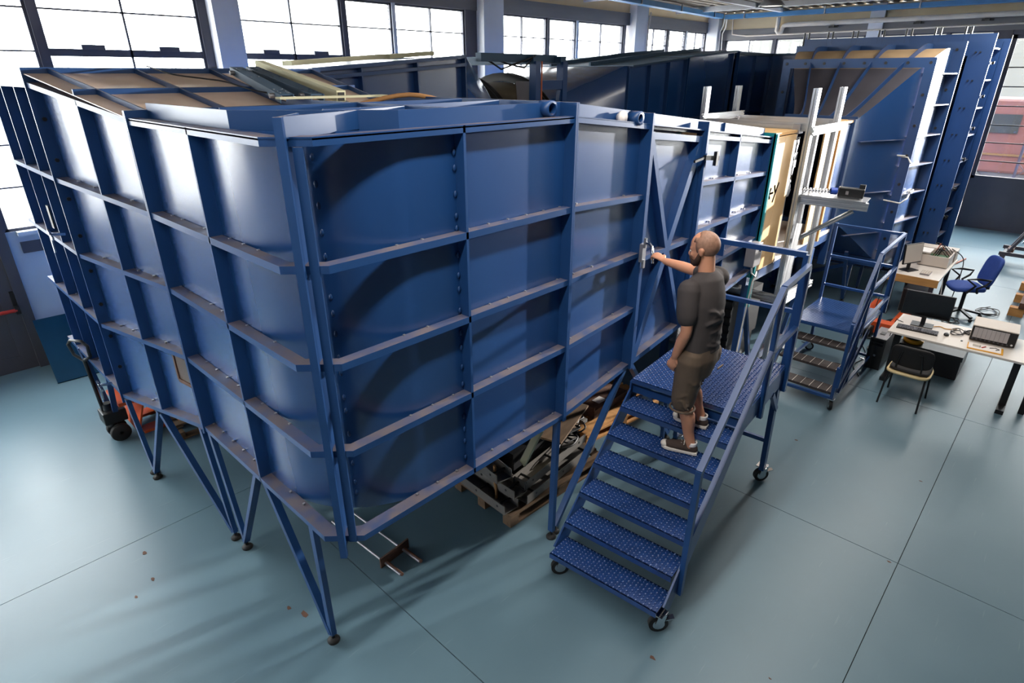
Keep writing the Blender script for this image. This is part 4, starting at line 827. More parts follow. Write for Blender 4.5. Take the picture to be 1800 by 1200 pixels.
def monitor(label, x, y, z, w, h, yaw, m=M_BLK, foot=.12):
    t = thing('monitor', label, 'monitor', (x, y, z)); F = xform((x, y, z), yaw)   # screen looks along -u
    MB().plate([F(.0, -w/2, .12), F(.0, w/2, .12), F(.03, w/2, .12+h), F(.03, -w/2, .12+h)], V3(F(.025, 0, 0))-V3(F(0, 0, 0))).build('screen_body', m, t, bevel=.003)
    MB().plate([F(-.001, -w/2+.012, .14), F(-.001, w/2-.012, .14), F(.028, w/2-.012, .108+h), F(.028, -w/2+.012, .108+h)], V3(F(-.002, 0, 0))-V3(F(0, 0, 0))).build('screen', M_SCREEN, t)
    MB().bar(F(.045, 0, .0), F(.045, 0, .25), .05, .02).build('stand_neck', m, t); MB().plate([F(-.06, -foot, 0), F(.12, -foot, 0), F(.12, foot, 0), F(-.06, foot, 0)], (0, 0, .012)).build('stand_foot', m, t); return t
monitor('wide black monitor on the white desk, screen towards the camera', 7.50, -1.50, .70, .53, .31, math.radians(4))
t = thing('keyboard', 'black keyboard in front of the wide black monitor', 'keyboard', (7.3, -1.49, .7)); F = xform((7.30, -1.49, .70), math.radians(4))
MB().plate([F(-.075, -.22, 0), F(.075, -.22, 0), F(.075, .22, 0), F(-.075, .22, 0)], (0, 0, .016)).build('key_tray', M_BLK, t)
kb = MB()
for i in range(5):
    for j in range(16): p = F(-.06+i*.026, -.205+j*.0262, .016); kb.box(p[0]-.010, p[0]+.010, p[1]-.010, p[1]+.010, p[2], p[2]+.008)
stuff(kb.build('keycap', M_GREY, t))
o = MB().ell((7.36, -1.79, .712), (.05, .03, .02), 12, 8).build('computer_mouse', M_BLK); tag(o, 'small black mouse right of the black keyboard', 'mouse')
o = MB().box(7.27, 7.30, -1.97, -1.95, .70, .708).build('usb_stick', M_BLK); tag(o, 'tiny black stick lying on the white desk near the clipboard', 'usb stick')
t = thing('oscilloscope', 'beige rack instrument with grey panelled front on the white desk', 'instrument', (7.55, -2.23, .7)); F = xform((7.40, -2.23, .70), math.radians(3))
MB().plate([F(.0, -.22, .015), F(.36, -.22, .015), F(.36, .22, .015), F(.0, .22, .015)], (0, 0, .185)).build('case', M_BEIGEP, t, bevel=.006)
MB().plate([F(-.012, -.215, .02), F(-.012, .215, .02), F(-.012, .215, .19), F(-.012, -.215, .19)], (.013, 0, 0)).build('front_frame', M_BLK, t)
for k in range(8): y = .195-k*.042; MB().plate([F(-.02, y, .055), F(-.02, y-.040, .055), F(-.02, y-.040, .18), F(-.02, y, .18)], (.01, 0, 0)).build('module_panel', mat('pale_grey_panel', (176, 170, 170), .5), t)
for k in range(9): MB().cyl(F(-.024, .19-k*.042, .04), F(-.01, .19-k*.042, .04), .009, 8).build('socket', M_GREY, t)
MB().cyl(F(-.026, -.185, .05), F(-.01, -.185, .05), .012, 10).build('dial', M_CHROME, t)
t = thing('clipboard', 'yellow clipboard with white paper in front of the beige instrument', 'clipboard', (7.2, -2.2, .7)); F = xform((7.20, -2.20, .70), math.radians(5))
MB().plate([F(-.1, -.17, 0), F(.1, -.17, 0), F(.1, .17, 0), F(-.1, .17, 0)], (0, 0, .01)).build('board', M_YEL, t); MB().plate([F(-.085, -.15, .01), F(.1, -.15, .01), F(.1, .16, .01), F(-.085, .16, .01)], (0, 0, .003)).build('sheet', M_PAPER, t)
o = MB().box(7.17, 7.23, -2.15, -2.08, .713, .738).build('white_adapter', M_SOLE); tag(o, 'small white plastic box lying on the clipboard', 'adapter')
o = MB().cyl((7.17, -2.17, .718), (7.23, -2.20, .718), .006, 8).build('red_marker', M_RED); tag(o, 'short red marker lying on the clipboard', 'marker')
o = MB().tube([(7.22, -2.24, .717), (7.26, -2.29, .717), (7.23, -2.33, .717), (7.19, -2.30, .717)], .004, 6).build('spectacles', M_CABLE); tag(o, 'thin dark spectacles lying on the clipboard', 'spectacles')
cable(loops(7.53, -1.88, .705, .10, 3, .3, 3), .005, label='black cable looped on the desk between monitor and instrument')
cable([(7.55, -1.62, .71), (7.62, -1.68, .706), (7.58, -1.75, .706), (7.66, -1.85, .706)], .005, M_YEL, label='short yellow-green lead behind the keyboard')
cable([(7.48, -1.3, .70), (7.50, -1.24, .706), (7.55, -1.2, .66), (7.6, -1.16, .2), (7.66, -1.1, .01)], .005, label='black lead hanging off the left end of the white desk')
t = thing('computer_tower', 'black computer tower standing on the floor by the white desk', 'computer', (7.55, -1.1, 0))
box('case', M_SILV, t, 7.385, 7.86, -1.19, -1.01, .0, .44, bevel=.006); box('front_panel', M_BLK, t, 7.365, 7.386, -1.192, -1.008, .0, .443); box('carry_handle', M_BLK, t, 7.55, 7.65, -1.13, -1.07, .438, .448)
MB().cyl((7.36, -1.10, .20), (7.367, -1.10, .20), .016, 14).build('power_button', M_CHROME, t)
for k in range(2): box('drive_slot', M_SCREEN, t, 7.36, 7.366, -1.17, -1.03, .34+k*.045, .37+k*.045)
t = thing('power_tool', 'yellow plastic cable drum on the box under the white desk', 'cable reel', (7.9, -1.4, .3))
MB().lathe([(.0, 0), (.11, 0), (.12, .02), (.12, .05), (.07, .06), (.07, .08), (.11, .09), (.11, .12), (.03, .13), (.03, .15), (0, .15)], 20, (7.86, -1.42, .33)).build('drum', M_YEL, t); MB().lathe([(.072, .06), (.105, .065), (.105, .085), (.072, .09)], 20, (7.86, -1.42, .33)).build('wound_cable', M_CABLE, t); MB().tube([(7.78, -1.42, .42), (7.78, -1.42, .52), (7.94, -1.42, .52), (7.94, -1.42, .42)], .012, 8).build('handle', M_YEL, t)
o = box('floor_case', M_BOXD, None, 7.72, 8.5, -2.0, -1.3, 0, .33, bevel=.01); tag(o, 'long black case on the floor behind the white desk', 'case'); box('case_lid', M_BLK, o, 7.71, 8.51, -2.01, -1.29, .27, .335); box('case_latch', M_CHROME, o, 7.70, 7.712, -1.7, -1.62, .22, .3)
# black side chair
t = thing('stacking_chair', 'black stacking chair with cream seat edge facing the white desk', 'chair', (6.7, -1.62, 0)); F = xform((6.68, -1.615, 0), 0)
for sy in (-1, 1):
    MB().tube([F(-.26, .205*sy, 0), F(-.17, .19*sy, .40), F(-.15, .185*sy, .45)], .011, 8).build('leg', M_BLK, t); MB().tube([F(.25, .205*sy, 0), F(.18, .19*sy, .42), F(-.15, .185*sy, .43)], .011, 8).build('leg', M_BLK, t)
MB().tube([F(-.18, .13, .42), F(-.21, .125, .55), F(-.235, .10, .70), F(-.235, .05, .735), F(-.235, -.05, .735), F(-.235, -.10, .70), F(-.21, -.125, .55), F(-.18, -.13, .42)], .011, 8).build('back_frame', M_BLK, t)
def pad(fn, nu, nv, m, name, P, th):
    vs = [fn(i/nu, j/nv) for i in range(nu+1) for j in range(nv+1)]; b = MB(); b.add(vs, [(i*(nv+1)+j, (i+1)*(nv+1)+j, (i+1)*(nv+1)+j+1, i*(nv+1)+j+1) for i in range(nu) for j in range(nv)], True); o = b.build(name, m, P)
    s_ = o.modifiers.new('thick', 'SOLIDIFY'); s_.thickness = th; s_.offset = 0; q = o.modifiers.new('bevel', 'BEVEL'); q.width = th*.35; q.segments = 2; return o
def se(a, b, n=4.):   # superellipse-clipped square patch in (-1..1)
    a = 2*a-1; b = 2*b-1; r = max(abs(a), abs(b)); k = (abs(a)**n+abs(b)**n)**(1/n) if r > 0 else 1; f = r/k if k > 0 else 1; return a*f, b*f
pad(lambda a, b: F(.0+.215*se(a, b)[0], .205*se(a, b)[1], .465-.02*(1-se(a, b)[0]**2)), 10, 10, M_CHAIRK, 'seat', t, .035); pad(lambda a, b: F(-.03+.235*se(a, b)[0], .225*se(a, b)[1], .435-.02*(1-se(a, b)[0]**2)), 10, 10, M_CREAMS, 'seat_shell', t, .03)
pad(lambda a, b: F(-.215-.03*se(a, b)[0]+.05*(se(a, b)[1]**2), .215*se(a, b)[1], .645+.135*se(a, b)[0]), 10, 10, M_CHAIRK, 'backrest', t, .035)
# second desk
t = thing('desk', 'cream desk with beech edge piled with electronics behind the black monitor', 'desk', (10.3, -.95, 0))
box('desktop', M_LAM, t, 9.70, 11.3, -1.30, -.60, .69, .72); box('edge_band', M_EDGE, t, 9.685, 9.70, -1.30, -.60, .60, .72)
for x in (9.8, 11.2):
    for y in (-1.22, -.68): box('leg', M_GREY, t, x-.03, x+.03, y-.03, y+.03, 0, .69)
box('back_rail', M_SILV, t, 9.75, 11.25, -.66, -.63, .45, .6)
m2 = monitor('thin monitor turned edge-on with a pale screen on the cream desk', 10.02, -.84, .72, .42, .32, math.radians(66), M_BLK)
for c in m2.children:
    if c.name.startswith('screen') and 'body' not in c.name: c.data.materials.clear(); c.data.materials.append(M_BEIGEP)
t = thing('keyboard', 'grey keyboard on the cream desk beside the edge-on monitor', 'keyboard', (10.0, -1.07, .72)); MB().box(9.88, 10.12, -1.13, -1.0, .72, .74).build('key_tray', M_SILV, t); kb = MB()
for i in range(9):
    for j in range(4): kb.box(9.89+i*.025, 9.91+i*.025, -1.125+j*.03, -1.10+j*.03, .74, .748)
stuff(kb.build('keycap', M_BEIGEP, t))
t = thing('instrument_box', 'cream open-topped instrument box full of wiring on the cream desk', 'instrument', (10.75, -1.03, .72))
MB().box(10.50, 10.52, -1.26, -.84, .72, .90).box(10.98, 11.0, -1.26, -.84, .72, .90).box(10.52, 10.98, -1.26, -1.24, .72, .90).box(10.52, 10.98, -.86, -.84, .72, .90).box(10.5, 11.0, -1.26, -.84, .72, .73).build('case', M_BEIGEP, t)
box('circuit_board', mat('pcb_green', (60, 110, 60), .5), t, 10.6, 10.9, -1.2, -.95, .84, .85)
for k in range(7): q = (10.6+.05*k, -1.0-.03*(k % 3)); MB().tube([(q[0], q[1], .85), (q[0]+.03, q[1]-.05, 1.0+.02*(k % 4)), (q[0]+.1, q[1]-.12, .95), (q[0]+.12, q[1]-.2, .86)], .006, 6).build('wire', M_CABLE if k != 3 else M_CABLEO, t)
MB().box(10.52, 10.85, -.98, -.62, .93, .945).build('lid', M_PAPER, t)
o = box('white_box', M_BEIGEP, None, 11.02, 11.28, -1.28, -.7, .72, .92, bevel=.006); tag(o, 'low white instrument at the far end of the cream desk', 'instrument'); box('vent_panel', M_SILV, o, 11.01, 11.02, -1.2, -.8, .76, .88)
cable([(11.0, -1.2, .95), (11.1, -1.38, .8), (11.05, -1.42, .5), (11.1, -1.4, .02), (10.9, -1.5, .01)], .008, label='black lead drooping over the end of the cream desk')
cable([(12.6, -.95, .016), (13.1, -.86, .016), (13.8, -1.0, .016), (14.5, -1.12, .016)], .016, M_CABLEO, label='salmon hose lying on the floor beyond the cream desk')
for k, (x, y) in enumerate(((10.2, -1.0), (10.65, -.95))):
    o = box('under_desk_unit', [M_SILV, M_BLK][k], None, x-.18, x+.18, y-.18, y+.18, .0, .42, bevel=.006); tag(o, ['grey unit on the floor under the cream desk front', 'black unit on the floor under the cream desk middle'][k], 'computer'); box('front_panel', M_BLK, o, x-.19, x-.18, y-.17, y+.17, .03, .4)
# office chair
t = thing('office_chair', 'blue swivel office chair with black loop armrests at the cream desk', 'chair', (10.55, -1.62, 0)); F = xform((10.5, -1.60, 0), math.radians(120))
for k in range(5):
    a = k*2*math.pi/5+.5; p = F(.30*math.cos(a), .30*math.sin(a), .07); MB().bar(F(0, 0, .12), p, .05, .03).build('base_arm', M_BLK, t); MB().lathe([(.0, -.02), (.028, -.02), (.028, .02), (0, .02)], 12, (p[0], p[1], .028), 'x').build('castor', M_BLK, t)
MB().cyl(F(0, 0, .1), F(0, 0, .44), .028, 12).build('gas_column', M_BLK, t); MB().plate([F(-.12, -.09, .43), F(.12, -.09, .43), F(.12, .09, .43), F(-.12, .09, .43)], (0, 0, .03)).build('mechanism', M_BLK, t)
pad(lambda a, b: F(.02+.235*se(a, b)[0], .235*se(a, b)[1], .50-.03*max(0, se(a, b)[0])**2+.015*se(a, b)[1]**2), 10, 10, M_CHAIRB, 'seat', t, .07)
pad(lambda a, b: F(-.27-.05*se(a, b)[0]+.03*se(a, b)[1]**2, .215*se(a, b)[1], .78+.24*se(a, b)[0]), 10, 10, M_CHAIRB, 'backrest', t, .06); MB().bar(F(-.1, 0, .44), F(-.29, 0, .50), .06, .03).bar(F(-.29, 0, .48), F(-.29, 0, .75), .06, .03).build('back_bracket', M_BLK, t)
for sy in (-1, 1): MB().tube([F(.10, .25*sy, .47), F(.02, .28*sy, .60), F(.16, .29*sy, .70), F(.02, .29*sy, .715), F(-.16, .29*sy, .70), F(-.12, .28*sy, .62), F(-.02, .26*sy, .55), F(-.05, .24*sy, .47)], .018, 8).build('armrest', M_BLK, t)
for k, (cx, cy, r) in enumerate(((11.0, -1.95, .22), (10.1, -1.55, .16), (9.3, -.95, .25), (8.6, -.75, .2), (8.1, -1.0, .16))):
    cable(loops(cx, cy, .008, r, 3, .35, 20+k), .007, label=['black cable heap on the floor behind the office chair', 'black cable loop on the floor by the office chair base', 'black cable heap on the orange forks', 'black cable tangle on the floor beside the second steps', 'black cable tangle behind the computer tower'][k])
cable([(8.0, -.9, .01), (8.4, -.95, .012), (8.8, -.8, .09), (9.3, -.7, .09), (9.8, -.6, .02)], .007, M_CABLEW, label='pale cable crossing the orange forks on the floor')
cable([(7.0, -1.05, .01), (7.3, -.9, .01), (7.7, -.95, .01), (8.1, -.8, .01)], .007, label='black cable running behind the computer tower')
t = thing('pallet_truck', 'orange pallet truck forks lying behind the second steps', 'pallet truck', (9.3, -.75, 0), 'orange pallet trucks')
for y in (-.52, -.98): MB().box(8.75, 10.2, y-.08, y+.08, .05, .085).build('fork', M_ORANGE, t); MB().lathe([(0, -.04), (.04, -.04), (.04, .04), (0, .04)], 12, (10.1, y, .04), 'y').build('roller', M_BLK, t)
box('cross_frame', M_ORANGE, t, 8.62, 8.8, -1.08, -.42, .05, .22); MB().lathe([(0, -.05), (.09, -.05), (.09, .05), (0, .05)], 16, (8.55, -.75, .09), 'y').build('wheel', M_BLK, t)
# steel trestles at the right edge
for k, (x, y, s) in enumerate(((14.6, -1.9, 1.0), (11.9, -2.45, .95))):
    t = thing('steel_stand', ['dark steel machine frame on screw feet near the gate', 'rusty steel stand with timber feet at the right edge'][k], 'stand', (x, y, 0)); m = M_GREY if k == 0 else M_RUST
    if k == 0:
        for dx in (-.25, .45): MB().cyl((x+dx, y+.22, .0), (x+dx, y+.22, .30), .014, 8).lathe([(0, 0), (.06, 0), (.06, .012), (0, .02)], 12, (x+dx, y+.22, 0)).build('screw_foot', M_GREY, t); bar('side_beam', m, t, (x+dx, y+.26, .28), (x+dx, y-1.2, .28), .06, .07)
        bar('end_beam', m, t, (x-.3, y+.18, .22), (x+.5, y+.18, .22), .07, .08)
        for dx in (-.2, .4): bar('inclined_leg', m, t, (x+dx, y+.15, .25), (x+dx+.1, y-.35, 1.35), .05, .05)
        bar('hinge_block', M_RUST, t, (x-.05, y+.1, .3), (x+.25, y+.1, .3), .1, .1); bar('strut_tube', M_CHROME, t, (x-.1, y-.05, .5), (x, y-.35, 1.1), .03, .03)
    else:
        for dx in (-.75, .1, .95): box('timber_foot', M_WOODL, t, x+dx-.07, x+dx+.07, y+.06, y+.26, 0, .14); bar('upright', m, t, (x+dx, y+.08, .14), (x+dx, y-.2, .75), .06, .06)
        bar('long_beam', m, t, (x-.85, y+.1, .2), (x+1.05, y+.1, .2), .1, .09); bar('long_beam', m, t, (x-.85, y-.2, .72), (x+1.05, y-.2, .72), .08, .08)
# ------------------------------------------------------------------ under and around the tunnel
def pallet(label, o_, yaw, L, W, m, group='wooden pallets', h=.13):
    t = thing('pallet', label, 'pallet', o_, group); F = xform(o_, yaw)
    for k in range(6): v = -W/2+.05+(W-.1)*k/5; MB().bar(F(0, v, h-.01), F(L, v, h-.01), .095, .02).build('deck_board', m, t)
    for u in (.05, L/2, L-.05):
        MB().bar(F(u, -W/2, h-.03), F(u, W/2, h-.03), .1, .02).build('stringer_board', m, t)
        for v in (-W/2+.06, 0, W/2-.06): MB().bar(F(u-.05, v, .055), F(u+.05, v, .055), .1, .07).build('block', m, t)
    for v in (-W/2+.06, 0, W/2-.06): MB().bar(F(0, v, .01), F(L, v, .01), .1, .02).build('bottom_board', m, t)
    return F
F = pallet('dark pallet under the tunnel carrying white steel channels', (1.78, .72, 0), math.radians(-3), 1.35, .8, M_WOOD)
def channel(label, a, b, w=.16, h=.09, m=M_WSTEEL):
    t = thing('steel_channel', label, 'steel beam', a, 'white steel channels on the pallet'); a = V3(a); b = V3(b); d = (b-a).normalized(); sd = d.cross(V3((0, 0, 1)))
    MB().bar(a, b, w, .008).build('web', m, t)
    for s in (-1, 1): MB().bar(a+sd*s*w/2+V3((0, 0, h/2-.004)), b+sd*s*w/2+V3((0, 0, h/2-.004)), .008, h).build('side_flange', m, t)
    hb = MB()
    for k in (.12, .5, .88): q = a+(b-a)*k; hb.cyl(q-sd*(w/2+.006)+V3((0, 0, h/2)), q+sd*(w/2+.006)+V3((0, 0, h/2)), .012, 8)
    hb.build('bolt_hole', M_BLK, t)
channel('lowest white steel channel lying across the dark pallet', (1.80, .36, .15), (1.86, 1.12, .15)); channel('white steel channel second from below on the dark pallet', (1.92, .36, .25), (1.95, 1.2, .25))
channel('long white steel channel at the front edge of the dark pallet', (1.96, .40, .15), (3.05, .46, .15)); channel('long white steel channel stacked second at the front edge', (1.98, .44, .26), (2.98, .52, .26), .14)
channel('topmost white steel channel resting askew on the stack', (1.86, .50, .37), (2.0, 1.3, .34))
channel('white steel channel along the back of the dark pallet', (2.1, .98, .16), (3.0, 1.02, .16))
o = MB().box(2.1, 2.8, .62, .92, .15, .46).build('black_crate', M_BOXD, bevel=.01); tag(o, 'black crate among the white steel channels', 'crate'); box('crate_rim', M_BLK, o, 2.09, 2.81, .61, .93, .42, .47)
o = MB().bar((2.12, .52, .40), (2.42, .40, 1.0), .09, .02).build('timber_plank', M_FOAM); tag(o, 'pale splintered plank leaning upright beside the tunnel leg', 'plank')
o = MB().bar((2.45, .55, .5), (3.1, .72, .56), .36, .02).build('grey_sheet', M_WOOD); tag(o, 'grey-brown sheet lying on the black crate', 'board')
o = MB().tube([(1.86, .62, .47), (1.84, .60, .35), (1.83, .57, .2), (1.83, .58, .14)], .016, 6).build('ratchet_strap', M_CARD); tag(o, 'brown strap hanging over the white channels', 'strap')
for k in range(4): cable(loops(2.75+.1*k, .5+.05*k, .36+.05*(k % 2), .12, 2, .5, 40+k), .009, label=['black cable coil on the pallet nearest the tunnel leg', 'black cable coil in the middle of the pallet heap', 'black cable coil topmost on the pallet heap', 'black cable coil at the far end of the pallet heap'][k])
rnd = random.Random(5)
for k in range(3):
    x, y, z = 2.62+rnd.uniform(0, .5), .40+rnd.uniform(0, .25), .30+rnd.uniform(0, .06); s = rnd.uniform(.05, .09)
    o = MB().box(x, x+s*1.4, y, y+s, z, z+s*.7).box(x+s*.2, x+s*.5, y-.01, y, z+s*.2, z+s*.5).build('scrap_block', [M_WOOD, M_CARD, M_WSTEEL][k % 3], bevel=.004); tag(o, ['brown wooden scrap block in the cable heap', 'tan cardboard scrap block in the cable heap', 'pale metal scrap block in the cable heap'][k], 'scrap')
F = pallet('new orange-toned pallet under the diffuser behind the steps', (3.3, 1.0, 0), math.radians(-8), 1.2, .8, M_WOODL)
o = MB().box(3.55, 4.2, .74, 1.18, .14, .24).build('brown_tray', M_RUST); tag(o, 'dark brown flat tray on the new pallet', 'tray'); box('tray_lip', M_RUST, o, 3.54, 3.56, .74, 1.18, .24, .28); box('paper_slip', M_PAPER, o, 3.72, 3.86, .80, .90, .241, .244)
t = thing('cardboard_box', 'small cardboard box standing on the new pallet', 'box', (3.75, 1.22, .14)); box('carton', M_CARD, t, 3.62, 3.9, 1.1, 1.32, .24, .46); box('flap', M_CARD, t, 3.60, 3.63, 1.1, 1.32, .44, .48)
o = MB().bar((3.2, .66, .16), (4.2, .60, .16), .12, .03).build('timber_plank', M_WOODL); tag(o, 'orange-toned plank along the near side of the new pallet', 'plank')
t = thing('rod_bracket', 'rusty plate with two rods lying on the floor under the bend', 'bracket', (.85, .75, 0))
MB().plate([(.70, .765, .005), (1.0, .79, .005), (1.0, .79, .10), (.70, .765, .10)], (0, .014, 0)).build('end_plate', M_RUST, t)
for x in (.755, .945): MB().cyl((x-.05, 1.5, .045), (x, .58, .03), .011, 8).build('steel_rod', M_STEEL, t); MB().cyl((x+.001, .77, .0365), (x+.012, .57, .0295), .014, 8).build('rod_end', M_RUST, t)
t = thing('blue_board', 'dark teal board leaning low against the wall by the door', 'board', (.3, 6.8, 0)); MB().plate([(-.30, 6.42, .0), (.75, 6.36, .0), (.79, 7.08, .66), (-.26, 7.12, .66)], (0, -.012, .014)).build('sheet', M_BOARD, t); MB().box(.28, .34, 6.44, 6.46, .07, .085).build('handle_slot', M_BLK, t)
# pallet truck at the left with its pallet
t = thing('pallet_truck', 'orange pallet truck with tall black handle at the left', 'pallet truck', (.2, 4.4, 0), 'orange pallet trucks')
MB().tube([(-.20, 4.52, .34), (-.235, 4.42, 1.0)], .02, 10).build('tiller', M_BLK, t)
MB().tube([(-.235, 4.42, .98), (-.29, 4.50, 1.04), (-.31, 4.52, 1.16), (-.29, 4.47, 1.21), (-.22, 4.36, 1.21), (-.19, 4.32, 1.16), (-.19, 4.34, 1.04), (-.235, 4.42, .98)], .016, 8).build('handle_loop', M_BLK, t); bar('lever', M_CHROME, t, (-.245, 4.43, 1.0), (-.25, 4.44, 1.12), .012, .012)
MB().cyl((-.16, 4.50, .14), (-.16, 4.50, .42), .045, 14).build('pump', M_BLK, t); box('pump_block', M_BLK, t, -.24, -.02, 4.40, 4.60, .2, .34, bevel=.01)
for y in (4.37, 4.52): MB().lathe([(.02, -.03), (.09, -.03), (.098, -.02), (.098, .02), (.09, .03), (.02, .03)], 20, (-.13, y, .098), 'y').build('steer_wheel', M_RUB, t)
MB().plate([(.0, 4.22, .10), (.0, 4.72, .10), (.12, 4.72, .46), (.12, 4.22, .46)], (.02, 0, 0)).build('cross_frame', M_ORANGE, t); box('top_plate', M_ORANGE, t, -.10, .13, 4.25, 4.69, .44, .48)
for y in (4.27, 4.66): MB().box(.05, 1.2, y-.075, y+.075, .07, .1).build('fork', M_ORANGE, t)
pallet('weathered pallet on the forks of the orange pallet truck', (.25, 4.35, .0), 0, 1.1, .95, M_WOOD, h=.2)
# things lying on the roof of the left diffuser
def on_roof(x, y, h=0): return (x, y, 3.4385+(y-1.915)*.17+h)
t = thing('timber_beam', 'long cream hollow beam lying across the diffuser roof', 'beam', on_roof(1.7, 2.6)); MB().bar(on_roof(1.56, 3.28, .045), on_roof(1.53, 1.93, .045), .08, .085).build('beam_shell', M_FOAM, t); MB().bar(on_roof(1.53, 1.94, .045), on_roof(1.53, 1.925, .045), .055, .06).build('hollow_end', M_BLK, t)
for k, (a, b, lab) in enumerate((((1.26, 3.10), (1.10, 1.97), 'drilled steel-blue channel lying on the diffuser roof, left one'), ((1.41, 3.12), (1.34, 1.95), 'drilled steel-blue channel beside the cream beam on the roof'))):
    t = thing('drilled_channel', lab, 'steel beam', on_roof(*b), 'drilled channels on the roof'); A = V3(on_roof(*a, .032)); B = V3(on_roof(*b, .032)); d = (B-A).normalized(); sd = d.cross(V3((0, 0, 1))).normalized()
    MB().bar(A+V3((0, 0, .025)), B+V3((0, 0, .025)), .10, .008).build('web', M_CHAN, t)
    for s in (-1, 1): MB().bar(A+sd*.05*s, B+sd*.05*s, .008, .058).build('side_flange', M_CHAN, t)
    hb = MB()
    for q in (.08, .14, .4, .84, .9, .95):
        for s in (-.03, .03): p = A+(B-A)*q+sd*s+V3((0, 0, .028)); hb.cyl(p, p+V3((0, 0, .003)), .010, 8)
    hb.build('bolt_hole', M_BLK, t)
    for q in (.1, .9): p = A+(B-A)*q+sd*.06; MB().cyl(p-sd*.03, p+sd*.03, .018, 8).build('bolt', M_STEEL, t)
o = MB().bar((.92, 1.76, ZTP+.095), (1.75, 1.66, ZTP+.095), .09, .015).build('thin_lath', M_FOAM); tag(o, 'thin yellowish lath lying at the front of the diffuser roof', 'plank')
cable([on_roof(.62, 3.3, .03), on_roof(.7, 3.0, .02), on_roof(.85, 2.75, .03), on_roof(.95, 2.62, .03), on_roof(1.05, 2.3, .02), on_roof(1.3, 2.0, .03)], .006, label='thin dark cable trailing over the plywood roof panels')
cable([on_roof(.78, 3.02, -.06), on_roof(.72, 2.9, -.06), on_roof(.82, 2.82, -.06), on_roof(.9, 2.9, -.06), on_roof(.84, 2.98, -.06)], .005, label='small loop of dark cable on a plywood roof panel')
cable([(1.5, 1.7, ZTP+.03), (1.9, 1.55, ZTP+.1), (2.3, 1.4, ZTP+.02), (2.8, 1.38, dz(2.8)[1]+.04), (3.1, 1.36, dz(3.1)[1]+.1), (3.6, 1.3, dz(3.6)[1]+.01)], .018, M_CARD, label='brown hose lying along the roof between the two tunnel legs')
cable([(2.3, 1.2, dz(2.3)[1]), (2.6, 1.25, dz(2.6)[1]+.06), (2.9, 1.2, dz(2.9)[1]), (3.4, 1.2, dz(3.4)[1])], .008, label='dark cable lying beside the brown hose on the roof')

# flakes of paint and dirt on the floor
rnd = random.Random(3)
for x, y, r in ((.05, .82, .06), (.0, .95, .03), (-.55, 2.35, .035), (-.6, 2.0, .03), (1.5, -1.25, .03), (3.6, -2.2, .02), (5.0, -2.15, .02), (4.9, -1.0, .025), (-.75, 1.9, .025), (1.9, -1.9, .015)):
    n = 7; P = [(x+r*rnd.uniform(.4, 1)*math.cos(2*math.pi*k/n)*.55, y+r*rnd.uniform(.4, 1)*math.sin(2*math.pi*k/n)) for k in range(n)]
    MB().prism(P, 0, .0015).build('paint_flake', M_RUST, fl)

for k, (cx, cy, z, r, sd_, lab) in enumerate(((9.5, -1.15, .008, .2, 61, 'black cable coil on the floor in front of the cream desk'), (8.2, -1.25, .008, .13, 62, 'small black cable coil between computer tower and long case'), (7.05, -.75, .008, .12, 63, 'small black cable coil under the second steps'), (10.9, -1.1, .93, .1, 64, 'black cable bundle heaped on the cream instrument box'), (7.62, -2.0, .705, .07, 65, 'small black cable loop against the beige instrument'))): cable(loops(cx, cy, z, r, 3, .4, sd_), .006, label=lab)
cable([(9.75, -.62, .7), (9.7, -.58, .4), (9.5, -.6, .02), (9.1, -.8, .1), (8.7, -1.15, .01)], .006, label='thin black lead dropping from the cream desk to the forks')
cable([(9.9, -1.32, .69), (9.8, -1.38, .3), (9.7, -1.35, .01), (9.2, -1.3, .01), (8.6, -1.1, .01), (8.2, -.9, .01)], .006, M_CABLEW, label='white lead running from the cream desk along the floor')

# ------------------------------------------------------------------ the man on the steps
PM = thing('person', 'bald bearded man in charcoal t-shirt and khaki shorts holding the door handle', 'person', (2.56, -.78, TZ[4]+.006))
def chain(b, pts, rad, n=14, flat=None):   # closed tapered limb with rounded ends; flat = (axis vector, factor) squashes the section
    P = [V3(p) for p in pts]; out = []; R = []
    for i in range(len(P)-1):
        a, p, q, d = P[max(i-1, 0)], P[i], P[i+1], P[min(i+2, len(P)-1)]; r0, r1 = rad[i], rad[i+1]
        for k in range(4): t = k/4; out.append(.5*((2*p)+(q-a)*t+(2*a-5*p+4*q-d)*t*t+(3*p-a-3*q+d)*t**3)); R.append(r0+(r1-r0)*t)
    out.append(P[-1]); R.append(rad[-1])
    d0 = (out[0]-out[1]).normalized(); d1 = (out[-1]-out[-2]).normalized()
    pre = [(out[0]+d0*R[0]*math.sin(a), R[0]*math.cos(a)) for a in (1.5, 1.1, .6)]; post = [(out[-1]+d1*R[-1]*math.sin(a), R[-1]*math.cos(a)) for a in (.6, 1.1, 1.5)]
    pp = [p for p, r in pre]+out+[p for p, r in post]; rr = [r for p, r in pre]+R+[r for p, r in post]
    m = MB().tube(pp, rr, n)
    if flat:
        ax = V3(flat[0]).normalized(); vs = []
        for i, v in enumerate(m.v):
            c = pp[min(i//n, len(pp)-1)] if i < n*len(pp) else (pp[0] if i < n*len(pp)+n else pp[-1]); w = V3(v)-c; vs.append(c+w-ax*w.dot(ax)*(1-flat[1]))
        m.v = [tuple(v) for v in vs]
    b.add(m.v, m.f, True); return b
def skin_it(b, name, m, parent, voxel, smooth=6, fac=.5):
    o = b.build(name, m, parent); r = o.modifiers.new('remesh', 'REMESH'); r.mode = 'VOXEL'; r.voxel_size = voxel; r.use_smooth_shade = True
    s = o.modifiers.new('smooth', 'SMOOTH'); s.iterations = smooth; s.factor = fac; return o
